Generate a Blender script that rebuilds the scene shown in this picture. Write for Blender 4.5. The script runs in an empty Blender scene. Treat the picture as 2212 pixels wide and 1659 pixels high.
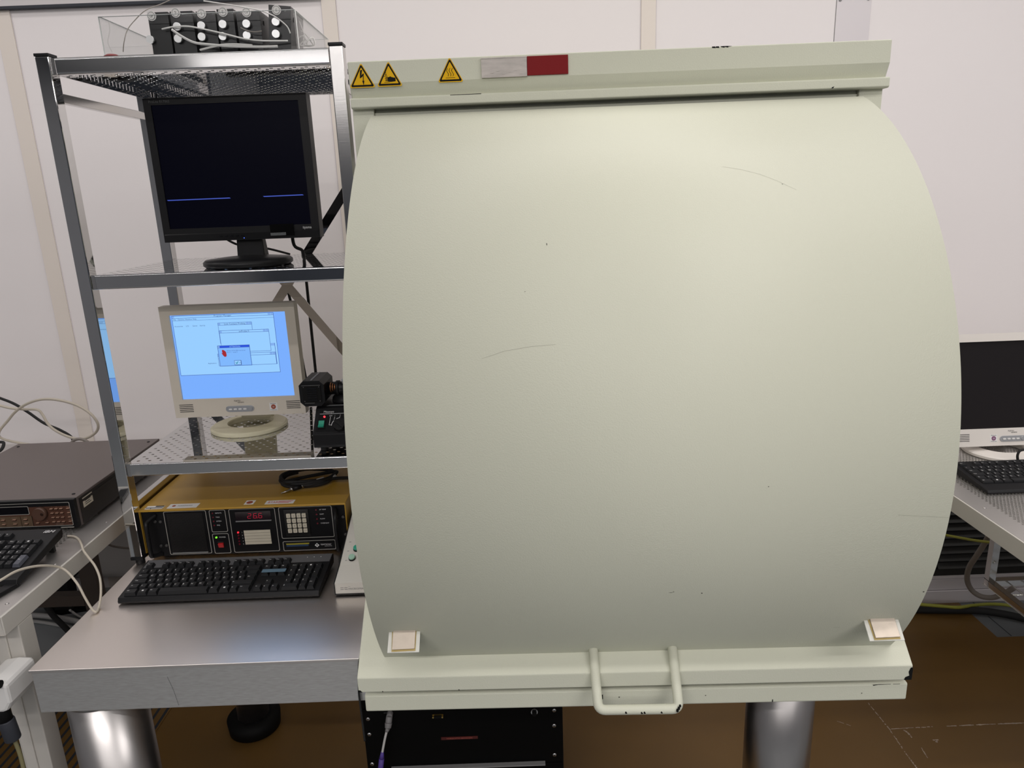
import bpy, bmesh, math, random
from mathutils import Vector, Matrix
random.seed(7)
S = bpy.context.scene
COL = S.collection

# ------------------------------------------------------------------ camera
W, H, FPX = 2212, 1659, 1540.0
PITCH, ROLL, CAMZ = math.radians(14.9), math.radians(2.15), 1.70
cp, sp, cr, sr = math.cos(PITCH), math.sin(PITCH), math.cos(ROLL), math.sin(ROLL)
FW = Vector((0, cp, -sp)); R0 = Vector((1, 0, 0)); D0 = Vector((0, -sp, -cp))
RT = R0 * cr + D0 * sr
DN = R0 * -sr + D0 * cr
cam_d = bpy.data.cameras.new('camera'); cam = bpy.data.objects.new('camera', cam_d); COL.objects.link(cam)
cam_d.sensor_width = 36; cam_d.sensor_fit = 'HORIZONTAL'; cam_d.lens = FPX / W * 36
cam_d.clip_start = 0.02; cam_d.clip_end = 60
cm = Matrix((RT, -DN, -FW)).transposed().to_4x4(); cm.translation = Vector((0, 0, CAMZ)); cam.matrix_world = cm
S.camera = cam

# ------------------------------------------------------------------ world, lights, exposure
wd = bpy.data.worlds.new('world'); S.world = wd; wd.use_nodes = True
wd.node_tree.nodes['Background'].inputs[0].default_value = (0.9, 0.93, 1.0, 1)
wd.node_tree.nodes['Background'].inputs[1].default_value = 0.05
S.view_settings.view_transform = 'Standard'; S.view_settings.look = 'None'
S.view_settings.gamma = 1.0; S.view_settings.use_curve_mapping = False
S.view_settings.exposure = 0.0

def ceiling_or_fill_light(name, x, y, sx, sy, power, color=(1, 0.955, 0.94), z=2.735):
    l = bpy.data.lights.new(name, 'AREA'); l.shape = 'RECTANGLE'; l.size = sx; l.size_y = sy
    l.energy = power; l.color = color
    o = bpy.data.objects.new(name, l); COL.objects.link(o); o.location = (x, y, z); return o
ceiling_or_fill_light('ceiling_or_fill_light', 0.0, 1.72, 6.2, 0.44, 25)                 # luminous filter panel near the back wall
ceiling_or_fill_light('ceiling_or_fill_light', 1.65, 0.67, 1.5, 0.05, 9)                 # thin tubes further out
ceiling_or_fill_light('ceiling_or_fill_light', 1.75, -0.55, 1.7, 0.05, 16)
ceiling_or_fill_light('ceiling_or_fill_light', -0.95, -1.0, 1.7, 0.05, 29)
ceiling_or_fill_light('ceiling_or_fill_light', 2.1, -1.4, 1.4, 0.05, 16)
ceiling_or_fill_light('ceiling_or_fill_light', 0.2, -2.6, 5.0, 0.3, 22)
ceiling_or_fill_light('ceiling_or_fill_light', 0.2, -1.15, 5.4, 0.1, 8)  # full-length strip added to make the frontal light fall more steeply
ceiling_or_fill_light('ceiling_or_fill_light', 0.0, 0.45, 6.0, 0.08, 17)  # full-width strip added to brighten canopy and door top
ceiling_or_fill_light('ceiling_or_fill_light', 0.2, -4.3, 5.4, 1.2, 68)
ceiling_or_fill_light('ceiling_or_fill_light', 0.0, 2.24, 6.2, 0.1, 6)                   # strip added to brighten the back wall

# ------------------------------------------------------------------ helpers
def ray(x, y): return FW + RT * ((x - W / 2) / FPX) + DN * ((y - H / 2) / FPX)
def at(x, y, X=None, Y=None, Z=None):
    """point of the real plane X=, Y= or Z= seen at photo pixel x, y (used for measuring)"""
    v = ray(x, y)
    if Y is not None: t = Y / v.y
    elif Z is not None: t = (Z - CAMZ) / v.z
    else: t = X / v.x
    return Vector((v.x * t, v.y * t, CAMZ + v.z * t))

MATS = {}
def mat(name, color, rough=0.5, metal=0.0, bump=None, emit=None, emit_s=1.0, coat=0.0, var=None, trans=0.0, ior=1.45, spec=0.5, aniso=None):
    if name in MATS: return MATS[name]
    m = bpy.data.materials.new(name); m.use_nodes = True; nt = m.node_tree; b = nt.nodes['Principled BSDF']
    b.inputs['Base Color'].default_value = (*color, 1); b.inputs['Roughness'].default_value = rough
    b.inputs['Metallic'].default_value = metal; b.inputs['Specular IOR Level'].default_value = spec
    b.inputs['IOR'].default_value = ior
    if trans: b.inputs['Transmission Weight'].default_value = trans
    if coat: b.inputs['Coat Weight'].default_value = coat; b.inputs['Coat Roughness'].default_value = 0.15
    if emit: b.inputs['Emission Color'].default_value = (*emit, 1); b.inputs['Emission Strength'].default_value = emit_s
    tc = nt.nodes.new('ShaderNodeTexCoord')
    if var:   # (scale xyz, amount): patchy colour wear
        mp = nt.nodes.new('ShaderNodeMapping'); mp.inputs['Scale'].default_value = var[0]
        n = nt.nodes.new('ShaderNodeTexNoise'); n.inputs['Scale'].default_value = 1; n.inputs['Detail'].default_value = 5
        nt.links.new(tc.outputs['Object'], mp.inputs[0]); nt.links.new(mp.outputs[0], n.inputs['Vector'])
        mx = nt.nodes.new('ShaderNodeMix'); mx.data_type = 'RGBA'
        mx.inputs['A'].default_value = (*[c * (1 - var[1]) for c in color], 1)
        mx.inputs['B'].default_value = (*[min(1, c * (1 + var[1])) for c in color], 1)
        nt.links.new(n.outputs['Fac'], mx.inputs['Factor']); nt.links.new(mx.outputs['Result'], b.inputs['Base Color'])
        if len(var) > 2:
            mr = nt.nodes.new('ShaderNodeMapRange'); mr.inputs['To Min'].default_value = rough - var[2]; mr.inputs['To Max'].default_value = rough + var[2]
            nt.links.new(n.outputs['Fac'], mr.inputs['Value']); nt.links.new(mr.outputs[0], b.inputs['Roughness'])
    if bump:  # (scale xyz, strength, distance)
        mp = nt.nodes.new('ShaderNodeMapping'); mp.inputs['Scale'].default_value = bump[0]
        n = nt.nodes.new('ShaderNodeTexNoise'); n.inputs['Scale'].default_value = 1; n.inputs['Detail'].default_value = 2
        bp = nt.nodes.new('ShaderNodeBump'); bp.inputs['Strength'].default_value = bump[1]; bp.inputs['Distance'].default_value = bump[2]
        nt.links.new(tc.outputs['Object'], mp.inputs[0]); nt.links.new(mp.outputs[0], n.inputs['Vector'])
        nt.links.new(n.outputs['Fac'], bp.inputs['Height']); nt.links.new(bp.outputs[0], b.inputs['Normal'])
    MATS[name] = m; return m

GREENW = mat('pale_green_powder_coat', (0.66, 0.67, 0.55), 0.46, bump=((480, 480, 480), 0.26, 0.0012), spec=0.32)
STEEL = mat('polished_steel', (0.70, 0.70, 0.70), 0.035, 1.0)
RAILST = mat('rail_steel', (0.68, 0.68, 0.68), 0.11, 1.0)
STEELB = mat('satin_steel', (0.60, 0.59, 0.58), 0.16, 1.0, bump=((8, 900, 900), 0.05, 0.0004))
TABLETOP = mat('brushed_table_steel', (0.84, 0.785, 0.745), 0.34, 1.0, var=((3, 5, 5), 0.03, 0.03), bump=((30, 700, 700), 0.05, 0.0004))
TABLESIDE = mat('brushed_side_steel', (0.88, 0.82, 0.79), 0.42, 1.0, var=((60, 500, 500), 0.22), bump=((20, 900, 900), 0.15, 0.0004))
LEGST = mat('round_leg_steel', (0.55, 0.53, 0.52), 0.33, 1.0, bump=((500, 500, 3), 0.06, 0.0004))
BLACK = mat('black_plastic', (0.009, 0.009, 0.010), 0.4, spec=0.3)
BLACKM = mat('matt_black', (0.006, 0.006, 0.006), 0.6, spec=0.2)
BLACKG = mat('glossy_black', (0.006, 0.006, 0.008), 0.12)
RUBBER = mat('black_rubber', (0.015, 0.015, 0.015), 0.7)
KEYM = mat('key_black', (0.013, 0.0135, 0.015), 0.45, spec=0.35)
KEYG = mat('key_grey', (0.085, 0.09, 0.11), 0.45)
LEGEND = mat('white_print', (0.75, 0.75, 0.75), 0.6)
DARKP = mat('dark_print', (0.03, 0.03, 0.03), 0.6)
GREYP = mat('grey_print', (0.25, 0.25, 0.25), 0.6)
BEIGE = mat('beige_plastic', (0.66, 0.60, 0.51), 0.5)
BEIGEL = mat('beige_base_plastic', (0.70, 0.66, 0.48), 0.45)
LGREY = mat('light_grey_plastic', (0.74, 0.70, 0.655), 0.5)
SILVERP = mat('silver_plastic', (0.42, 0.43, 0.45), 0.35, 0.4)
YELLOW = mat('mustard_enamel', (0.46, 0.265, 0.032), 0.38, var=((4, 4, 4), 0.08))
PANELB = mat('black_panel', (0.005, 0.005, 0.006), 0.5, spec=0.25)
LINE = mat('panel_outline', (0.36, 0.35, 0.32), 0.6)
CREAM = mat('cream_plastic', (0.62, 0.57, 0.46), 0.5)
WHITE = mat('white_plastic', (0.74, 0.73, 0.71), 0.45)
WHITEP = mat('white_paper', (0.78, 0.77, 0.76), 0.7)
OFFW = mat('white_enamel', (0.62, 0.60, 0.55), 0.42, bump=((500, 500, 500), 0.05, 0.0005))
RED = mat('red_plastic', (0.55, 0.02, 0.025), 0.4)
REDPL = mat('red_label', (0.21, 0.006, 0.008), 0.5, spec=0.25)
REDP = mat('red_print', (0.6, 0.05, 0.04), 0.6)
GREENB = mat('green_button', (0.04, 0.36, 0.24), 0.35)
WARN = mat('warning_yellow', (0.82, 0.47, 0.008), 0.6, spec=0.2)
DESKW = mat('desk_powder_coat', (0.58, 0.555, 0.51), 0.45, bump=((300, 300, 300), 0.05, 0.0005))
DESKT = mat('desk_top_steel', (0.60, 0.575, 0.555), 0.36, 0.75)
MAROON = mat('brown_metal_cover', (0.125, 0.102, 0.096), 0.42, bump=((300, 300, 300), 0.08, 0.0004))
BROWNP = mat('brown_panel', (0.085, 0.036, 0.022), 0.5)
BROWNK = mat('brown_button', (0.07, 0.034, 0.022), 0.5)
BROWNE = mat('brown_button_edge', (0.40, 0.24, 0.17), 0.5)
CABLEW = mat('beige_cable', (0.52, 0.47, 0.39), 0.5)
CABLEG = mat('grey_cable', (0.24, 0.215, 0.19), 0.5)
CABLEWH = mat('white_cable', (0.66, 0.65, 0.63), 0.5)
CABLEY = mat('green_yellow_wire', (0.35, 0.36, 0.05), 0.5)
ALU = mat('turned_aluminium', (0.62, 0.62, 0.62), 0.3, 1.0)
COPPER = mat('copper', (0.75, 0.32, 0.14), 0.3, 1.0)
BRASS = mat('brass', (0.5, 0.36, 0.12), 0.35, 1.0)
PURPLE = mat('purple_sleeve', (0.10, 0.06, 0.32), 0.5)
ACRYL = bpy.data.materials.new('clear_acrylic'); ACRYL.use_nodes = True
_n = ACRYL.node_tree; _n.nodes.remove(_n.nodes['Principled BSDF'])
_t = _n.nodes.new('ShaderNodeBsdfTransparent'); _t.inputs[0].default_value = (0.975, 0.98, 0.98, 1)
_g = _n.nodes.new('ShaderNodeBsdfGlossy'); _g.inputs['Roughness'].default_value = 0.04
_f = _n.nodes.new('ShaderNodeMath'); _f.operation = 'MULTIPLY'; _f.inputs[1].default_value = 0.45; _w = _n.nodes.new('ShaderNodeLayerWeight'); _w.inputs[0].default_value = 0.12; _n.links.new(_w.outputs['Fresnel'], _f.inputs[0])
_m = _n.nodes.new('ShaderNodeMixShader')
for _a, _b in ((_f.outputs[0], _m.inputs[0]), (_t.outputs[0], _m.inputs[1]), (_g.outputs[0], _m.inputs[2]), (_m.outputs[0], _n.nodes['Material Output'].inputs[0])): _n.links.new(_a, _b)
TAPE = mat('clear_tape', (0.52, 0.475, 0.44), 0.2, coat=0.3, var=((30, 30, 120), 0.3))
PAD = mat('metal_pad', (0.53, 0.465, 0.39), 0.38, 0.6, var=((60, 60, 60), 0.12))
GLUE = mat('old_glue', (0.50, 0.38, 0.14), 0.25)
def em(name, c, s=1.0): return mat(name, (0.0, 0.0, 0.0), 0.4, emit=c, emit_s=s)

class MB:
    """collects shapes; build() links them as ONE mesh object"""
    def __init__(s): s.v = []; s.f = []; s.mi = []; s.sm = []
    def add(s, vs, fs, mi=0, sm=False):
        o = len(s.v); s.v += [tuple(v) for v in vs]
        for f in fs: s.f.append([o + i for i in f]); s.mi.append(mi); s.sm.append(sm)
        return s
    def box(s, x0, x1, y0, y1, z0, z1, mi=0):
        return s.add([(x0, y0, z0), (x1, y0, z0), (x1, y1, z0), (x0, y1, z0), (x0, y0, z1), (x1, y0, z1), (x1, y1, z1), (x0, y1, z1)],
                     [(0, 3, 2, 1), (4, 5, 6, 7), (0, 1, 5, 4), (1, 2, 6, 5), (2, 3, 7, 6), (3, 0, 4, 7)], mi)
    def obox(s, c, ax, ay, az, mi=0):
        c = Vector(c); ax, ay, az = Vector(ax), Vector(ay), Vector(az)
        vs = [c + ax * i + ay * j + az * k for k in (-1, 1) for (i, j) in ((-1, -1), (1, -1), (1, 1), (-1, 1))]
        return s.add(vs, [(0, 3, 2, 1), (4, 5, 6, 7), (0, 1, 5, 4), (1, 2, 6, 5), (2, 3, 7, 6), (3, 0, 4, 7)], mi)
    def frustum(s, c, w0, d0, w1, d1, h, dy=0, mi=0):
        x, y, z = c
        vs = [(x - w0, y - d0, z), (x + w0, y - d0, z), (x + w0, y + d0, z), (x - w0, y + d0, z),
              (x - w1, y - d1 + dy, z + h), (x + w1, y - d1 + dy, z + h), (x + w1, y + d1 + dy, z + h), (x - w1, y + d1 + dy, z + h)]
        return s.add(vs, [(0, 3, 2, 1), (4, 5, 6, 7), (0, 1, 5, 4), (1, 2, 6, 5), (2, 3, 7, 6), (3, 0, 4, 7)], mi)
    def quad(s, a, b, c, d, mi=0): return s.add([a, b, c, d], [(0, 1, 2, 3)], mi)
    def prismx(s, prof, x0, x1, mi=0, sm=False):
        """profile of (y, z) swept along X"""
        n = len(prof); vs = [(x0, y, z) for y, z in prof] + [(x1, y, z) for y, z in prof]
        for i in range(n): s.add([vs[i], vs[(i + 1) % n], vs[n + (i + 1) % n], vs[n + i]], [(3, 2, 1, 0)], mi, sm)
        s.add(vs[:n], [tuple(range(n))], mi); s.add(vs[n:], [tuple(range(n))[::-1]], mi); return s
    def prism(s, poly, o, ux, uy, n, h, mi=0):
        """planar polygon (u, v) thickened by h along n"""
        o, ux, uy, n = Vector(o), Vector(ux), Vector(uy), Vector(n); k = len(poly)
        a = [o + ux * u + uy * v for u, v in poly]; b = [p + n * h for p in a]
        fs = [tuple(range(k))[::-1], tuple(range(k, 2 * k))] + [(i, (i + 1) % k, k + (i + 1) % k, k + i) for i in range(k)]
        return s.add(a + b, fs, mi)
    def cyl(s, p0, p1, r, r1=None, n=24, mi=0, caps=True):
        p0, p1 = Vector(p0), Vector(p1); r1 = r if r1 is None else r1
        d = (p1 - p0).normalized(); a = d.orthogonal().normalized(); b = d.cross(a)
        vs = [p0 + (a * math.cos(2 * math.pi * i / n) + b * math.sin(2 * math.pi * i / n)) * r for i in range(n)]
        vs += [p1 + (a * math.cos(2 * math.pi * i / n) + b * math.sin(2 * math.pi * i / n)) * r1 for i in range(n)]
        s.add(vs, [(i, (i + 1) % n, n + (i + 1) % n, n + i) for i in range(n)], mi, True)
        if caps: s.add(vs[:n], [tuple(range(n))[::-1]], mi); s.add(vs[n:], [tuple(range(n))], mi)
        return s
    def tube(s, pts, r, n=10, mi=0, smooth=6, closed=False):
        P = [Vector(p) for p in pts]
        if smooth and len(P) > 2:
            Q = []
            for i in range(len(P) - 1):
                p0 = P[max(i - 1, 0)]; p1 = P[i]; p2 = P[i + 1]; p3 = P[min(i + 2, len(P) - 1)]
                for k in range(smooth):
                    t = k / smooth
                    Q.append(0.5 * ((2 * p1) + (p2 - p0) * t + (2 * p0 - 5 * p1 + 4 * p2 - p3) * t * t + (3 * p1 - p0 - 3 * p2 + p3) * t ** 3))
            P = Q + [P[-1]]
        vs = []; up = None
        for i, p in enumerate(P):
            d = (P[min(i + 1, len(P) - 1)] - P[max(i - 1, 0)]).normalized()
            a = d.orthogonal().normalized() if up is None else (up - d * up.dot(d)).normalized()
            up = a; b = d.cross(a)
            vs += [p + (a * math.cos(2 * math.pi * j / n) + b * math.sin(2 * math.pi * j / n)) * r for j in range(n)]
        fs = []
        for i in range(len(P) - 1):
            for j in range(n): fs.append((i * n + j, i * n + (j + 1) % n, (i + 1) * n + (j + 1) % n, (i + 1) * n + j))
        s.add(vs, fs, mi, True)
        s.add(vs[:n], [tuple(range(n))[::-1]], mi); s.add(vs[-n:], [tuple(range(n))], mi); return s
    def lathe(s, c, prof, n=32, mi=0, ax=1.0, ay=1.0, cap=True):
        """profile of (r, z) around vertical axis at c, optional elliptical scale"""
        c = Vector(c); k = len(prof); vs = []
        for r, z in prof: vs += [c + Vector((r * ax * math.cos(2 * math.pi * i / n), r * ay * math.sin(2 * math.pi * i / n), z)) for i in range(n)]
        fs = [(q * n + i, q * n + (i + 1) % n, (q + 1) * n + (i + 1) % n, (q + 1) * n + i) for q in range(k - 1) for i in range(n)]
        s.add(vs, fs, mi, True)
        if cap: s.add(vs[:n], [tuple(range(n))[::-1]], mi); s.add(vs[-n:], [tuple(range(n))], mi)
        return s
    def perf(s, x0, x1, y0, y1, z, px, py, rx, ry, n=8, mi=0, stagger=False, th=0.0012):
        """sheet with a real hole in every cell"""
        nx = max(1, int((x1 - x0) / px)); ny = max(1, int((y1 - y0) / py)); px = (x1 - x0) / nx; py = (y1 - y0) / ny
        for j in range(ny):
            for i in range(nx):
                ax, ay = x0 + i * px, y0 + j * py; cx, cy = ax + px / 2 + (px * 0.25 * (1 if j % 2 else -1) if stagger else 0), ay + py / 2
                out = [(ax, ay), (ax + px, ay), (ax + px, ay + py), (ax, ay + py)]
                hol = [(cx + rx * math.cos(-math.pi * 0.75 + 2 * math.pi * k / n), cy + ry * math.sin(-math.pi * 0.75 + 2 * math.pi * k / n)) for k in range(n)]
                vs = [(x, y, z) for x, y in out + hol] + [(x, y, z - th) for x, y in hol]
                q = n // 4; fs = []
                for c in range(4):
                    fs.append([c, (c + 1) % 4] + [4 + (c * q + k) % n for k in range(q, -1, -1)])
                for k in range(n): fs.append((4 + k, 4 + (k + 1) % n, 4 + n + (k + 1) % n, 4 + n + k))
                s.add(vs, fs, mi)
        return s
    def text(s, txt, size, o, ux, uy, mi=0, align='LEFT', lift=0.0004, sx=1.0, shear=0.0):
        vs, fs = text_mesh(txt, align, shear); o, ux, uy = Vector(o), Vector(ux), Vector(uy); n = ux.cross(uy)
        return s.add([o + ux * (x * size * sx) + uy * (y * size) + n * lift for x, y in vs], fs, mi)
    def build(s, name, m, parent=None, bevel=0.0, label=None, segs=2, autosm=False):
        org = ORG.get(parent, Vector((0, 0, 0))) if parent else Vector((0, 0, 0))
        me = bpy.data.meshes.new(name); me.from_pydata([Vector(v) - org for v in s.v], [], s.f); me.update()
        for x in (m if isinstance(m, (list, tuple)) else [m]): me.materials.append(x)
        me.polygons.foreach_set('material_index', s.mi); me.polygons.foreach_set('use_smooth', s.sm)
        bm = bmesh.new(); bm.from_mesh(me); bmesh.ops.remove_doubles(bm, verts=bm.verts, dist=1e-6)
        bmesh.ops.recalc_face_normals(bm, faces=bm.faces); bm.to_mesh(me); bm.free()
        o = bpy.data.objects.new(name, me); COL.objects.link(o)
        if parent: o.parent = parent; ORG[o] = org
        if bevel:
            b = o.modifiers.new('bevel', 'BEVEL'); b.width = bevel; b.segments = segs; b.limit_method = 'ANGLE'; b.angle_limit = math.radians(40)
        if label: o['label'] = label
        return o
ORG = {}
TXT = {}
def text_mesh(txt, align, shear):
    k = (txt, align, shear)
    if k not in TXT:
        c = bpy.data.curves.new('t', 'FONT'); c.body = txt; c.align_x = align; c.resolution_u = 2; c.shear = shear
        o = bpy.data.objects.new('t', c); COL.objects.link(o); bpy.context.view_layer.update()
        me = o.evaluated_get(bpy.context.evaluated_depsgraph_get()).to_mesh()
        TXT[k] = ([(v.co.x, v.co.y) for v in me.vertices], [tuple(p.vertices) for p in me.polygons])
        bpy.data.objects.remove(o); bpy.data.curves.remove(c)
    return TXT[k]
def thing(name, label, cat, loc, rotz=0, group=None, org=None):
    o = bpy.data.objects.new(name, None); COL.objects.link(o); o.empty_display_size = 0.05
    o.location = loc; o.rotation_euler = (0, 0, rotz); ORG[o] = Vector(org if org is not None else loc)
    o['label'] = label; o['category'] = cat
    if group: o['group'] = group
    return o
def tag(o, label, cat, group=None):
    o['label'] = label; o['category'] = cat
    if group: o['group'] = group
    return o
def struct(o): o['kind'] = 'structure'; return o
def rrect(w, h, r, n=4):
    pts = []
    for cx, cy, a in ((w / 2 - r, h / 2 - r, 0), (-w / 2 + r, h / 2 - r, 90), (-w / 2 + r, -h / 2 + r, 180), (w / 2 - r, -h / 2 + r, 270)):
        for i in range(n + 1):
            t = math.radians(a + 90 * i / n); pts.append((cx + r * math.cos(t), cy + r * math.sin(t)))
    return pts
UX, UY, UZ = Vector((1, 0, 0)), Vector((0, 1, 0)), Vector((0, 0, 1))
FY = Vector((0, -1, 0))
def front_disc(m, x, z, y, r, h=0.002, mi=0, n=20): return m.cyl((x, y, z), (x, y - h, z), r, n=n, mi=mi)

# ------------------------------------------------------------------ the room
T = 0.835                        # optical table top
WY = 2.61                        # back wall
WALL = mat('wall_panel_paint', (0.91, 0.868, 0.864), 0.4, var=((1.3, 1.3, 1.3), 0.02), spec=0.45)
TRIMC = mat('cream_trim_paint', (0.84, 0.77, 0.70), 0.3)
PLATE = mat('grey_wall_plate', (0.76, 0.72, 0.74), 0.25)
DARKG = mat('dark_gasket', (0.03, 0.035, 0.045), 0.6)
FLOORM = mat('blue_grey_vinyl', (0.18, 0.192, 0.20), 0.38, var=((6, 6, 6), 0.08))
BROWNF = mat('brown_floor_sheet', (0.172, 0.094, 0.026), 0.36, var=((2.5, 2.5, 2.5), 0.18, 0.06), bump=((9, 9, 9), 0.1, 0.004))
SCUFF = mat('worn_seam', (0.48, 0.40, 0.32), 0.6, var=((40, 40, 40), 0.6))
BACKW = mat('room_wall_paint', (0.055, 0.065, 0.085), 0.5)
SIDEW = mat('side_wall_paint', (0.22, 0.225, 0.24), 0.5)
CEIL = mat('ceiling_paint', (0.70, 0.69, 0.68), 0.6)
m = MB().box(-3.2, 3.6, -6.0, WY, -0.06, 0)
for a, b in (((2098, 1298), (2125, 1322)), ((2135, 1332), (2185, 1374))):      # joints in the vinyl
    A, B = at(*a, Z=0.0), at(*b, Z=0.0); d = (B - A).normalized(); s = Vector((-d.y, d.x, 0)) * 0.002; u = Vector((0, 0, 0.0006))
    m.quad(A - s + u, B - s + u, B + s + u, A + s + u, 1)
struct(m.build('floor', [FLOORM, DARKG]))
struct(MB().box(-3.2, 3.6, WY, WY + 0.1, 0, 2.75).build('wall_back', WALL))
struct(MB().box(-3.3, -3.2, -6.0, WY + 0.1, 0, 2.75).build('wall_left', SIDEW))
struct(MB().box(3.6, 3.7, -6.0, WY + 0.1, 0, 2.75).build('wall_right', SIDEW))
struct(MB().box(-3.3, 3.7, -6.1, -6.0, 0, 2.75).build('wall_front', BACKW))
struct(MB().box(-3.3, 3.7, -6.1, WY + 0.1, 2.75, 2.85).build('ceiling', CEIL))
for i, (x0, x1) in enumerate(((-1.665, -1.612), (-0.583, -0.536), (0.476, 0.525))):
    m = MB().box(x0, x1, WY - 0.006, WY, 0.1, 2.75).box(x0 - 0.003, x0, WY - 0.0015, WY, 0.1, 2.75, 1).box(x1, x1 + 0.003, WY - 0.0015, WY, 0.1, 2.75, 1)
    struct(m.build('trim_%d' % (i + 1), [TRIMC, PLATE], bevel=0.0008))
m = MB().box(1.128, 1.243, WY - 0.003, WY, 0.1, 2.75).box(1.1265, 1.128, WY - 0.001, WY, 0.1, 2.75, 1)
for x in (1.138, 1.232): front_disc(m, x, 2.284, WY - 0.003, 0.005, 0.002, 1)
struct(m.build('trim_4', [PLATE, GREYP]))
m = MB().box(-3.2, -0.583, WY - 0.02, WY, 2.355, 2.75).box(-3.2, -0.583, WY - 0.02, WY, 2.346, 2.355, 1)
struct(m.build('trim_5', [mat('header_grey', (0.66, 0.63, 0.63), 0.4), DARKG], bevel=0.001))
m = MB().box(-3.2, 3.6, WY - 0.012, WY, 0, 0.06).box(-3.2, 3.6, WY - 0.007, WY, 0.06, 0.11)
struct(m.build('baseboard_back', PLATE, bevel=0.003))
# brown sheet over the floor
def poly_slab(poly, z0, z1): return MB().prism(poly, (0, 0, z0), UX, UY, UZ, z1 - z0)
m = MB()
for x0, x1, y1 in ((-3.0, -1.45, 2.28), (-1.45, 1.811, WY - 0.013), (1.811, 3.5, 2.359)): m.box(x0, x1, 1.2, y1, 0.0, 0.003)
def scuff(pts, w, jit, n=14):
    for (a, b) in zip(pts[:-1], pts[1:]):
        A, B = at(*a, Z=0.003), at(*b, Z=0.003)
        for k in range(n):
            if random.random() < 0.12: continue
            p = A.lerp(B, k / n); q = A.lerp(B, (k + 1) / n); d = (q - p).normalized(); s = Vector((-d.y, d.x, 0)) * w * random.uniform(0.6, 1.7)
            j = Vector((random.uniform(-jit, jit), random.uniform(-jit, jit), 0.0005)); m.quad(p + j - s, q + j - s, q + j + s, p + j + s, 1)
scuff([(1875, 1518), (1921, 1575), (1955, 1625), (1980, 1659), (2010, 1700)], 0.0012, 0.0008, 20)
scuff([(1925, 1575), (1978, 1572), (2015, 1570)], 0.0012, 0.0006, 12)
scuff([(2045, 1569), (2130, 1565), (2212, 1562), (2300, 1559)], 0.0018, 0.0003, 16)
scuff([(1949, 1575), (1960, 1582), (1970, 1594)], 0.0018, 0.001, 8)
scuff([(1990, 1615), (2004, 1638)], 0.001, 0.001, 6)
scuff([(2015, 1599), (2026, 1598), (2022, 1604)], 0.002, 0.001, 4)
scuff([(1808, 1558), (1838, 1568)], 0.0009, 0.0004, 6)
tag(m.build('floor_sheet', [BROWNF, SCUFF]), 'glossy brown protective sheet with worn white seams covering the floor', 'floor covering')
# slotted grille tiles at the left
m = MB().box(-2.4, -1.235, 1.25, 2.16, 0.0035, 0.006)
for k in range(39): m.box(-2.39 + k * 0.030, -2.381 + k * 0.030, 1.26, 2.15, 0.006, 0.0066, 1)
tag(m.build('floor_grating', [BROWNF, DARKG]), 'brown slotted floor tile with dark parallel slots below left bench', 'floor tile')
# return-air louvre, low on the back wall
v = thing('air_grille', 'dark louvred air grille set low in the back wall at right', 'vent', (2.3, WY, 0.13))
MB().box(1.66, 3.0, WY - 0.012, WY - 0.001, 0.13, 0.16).box(1.66, 3.0, WY - 0.012, WY - 0.001, 0.60, 0.63).box(1.66, 1.70, WY - 0.012, WY - 0.001, 0.16, 0.60).box(1.66, 3.0, WY - 0.0035, WY - 0.001, 0.13, 0.63).build('frame', mat('dark_grille', (0.03, 0.03, 0.028), 0.6), v, 0.001)
m = MB()
for k in range(13):
    z = 0.165 + k * 0.034
    m.obox((2.35, WY - 0.016, z + 0.012), (0.65, 0, 0), (0, 0.009, 0.009), (0, -0.0012, 0.0012))
m.build('louvre_blades', mat('grille_blade', (0.045, 0.045, 0.042), 0.55), v)

# ------------------------------------------------------------------ dark-box cabinet with the curved door
CYAW = -0.0215
CO = Vector((0.19, 1.45, T))       # base point in the cabinet's own frame (axes turned by CYAW about the world origin)
cab = thing('shielding_cabinet', 'large pale green cabinet with a bulging curved door and hazard stickers', 'cabinet',
            (CO.x * math.cos(CYAW) - CO.y * math.sin(CYAW), CO.x * math.sin(CYAW) + CO.y * math.cos(CYAW), CO.z), CYAW, org=CO)
XL, XR = -0.325, 0.703
m = MB()
m.box(XL, XL + 0.042, 1.487, 2.08, T + 0.001, 1.885).box(XR - 0.042, XR + 0.003, 1.487, 2.08, T + 0.001, 1.885)
m.box(XL, XR, 1.54, 2.08, 1.80, 1.90).box(XL, XR, 2.06, 2.08, T + 0.001, 1.80).box(XL, XR, 1.56, 2.08, T + 0.001, T + 0.03)
m.box(XL + 0.042, XR - 0.042, 1.525, 1.545, 1.876, 1.882).box(XL + 0.042, XR - 0.042, 1.494, 1.54, 1.845, 1.8645).box(XL + 0.042, XR - 0.042, 1.499, 1.54, 1.8645, 1.876)
m.build('body', GREENW, cab, 0.0015)
# canopy above the door: tall face, chamfer below, small lip
m = MB().prismx([(1.478, 1.957), (1.478, 1.9165), (1.492, 1.889), (1.492, 1.883), (2.08, 1.883), (2.08, 1.957)], XL, XR + 0.0085)
m.add([(0.40, 1.4777, 1.955), (0.41, 1.4777, 1.9565), (0.4, 1.4777, 1.957), (0.385, 1.4777, 1.957)], [(0, 1, 2, 3)], 1)
for x in (0.372, 0.379, 0.389, 0.396): m.quad((x, 1.4776, 1.9545 + 0.001 * (x > .38)), (x + 0.007, 1.4776, 1.954), (x + 0.006, 1.4776, 1.957), (x, 1.4776, 1.957), 1)
m.build('canopy', [GREENW, BLACKM], cab, 0.0022)
m = MB().prismx([(1.4715, 1.889), (1.4715, 1.8735), (1.475, 1.871), (1.54, 1.871), (1.54, 1.8905), (1.475, 1.8905)], XL + 0.001, XR + 0.008)
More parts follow.
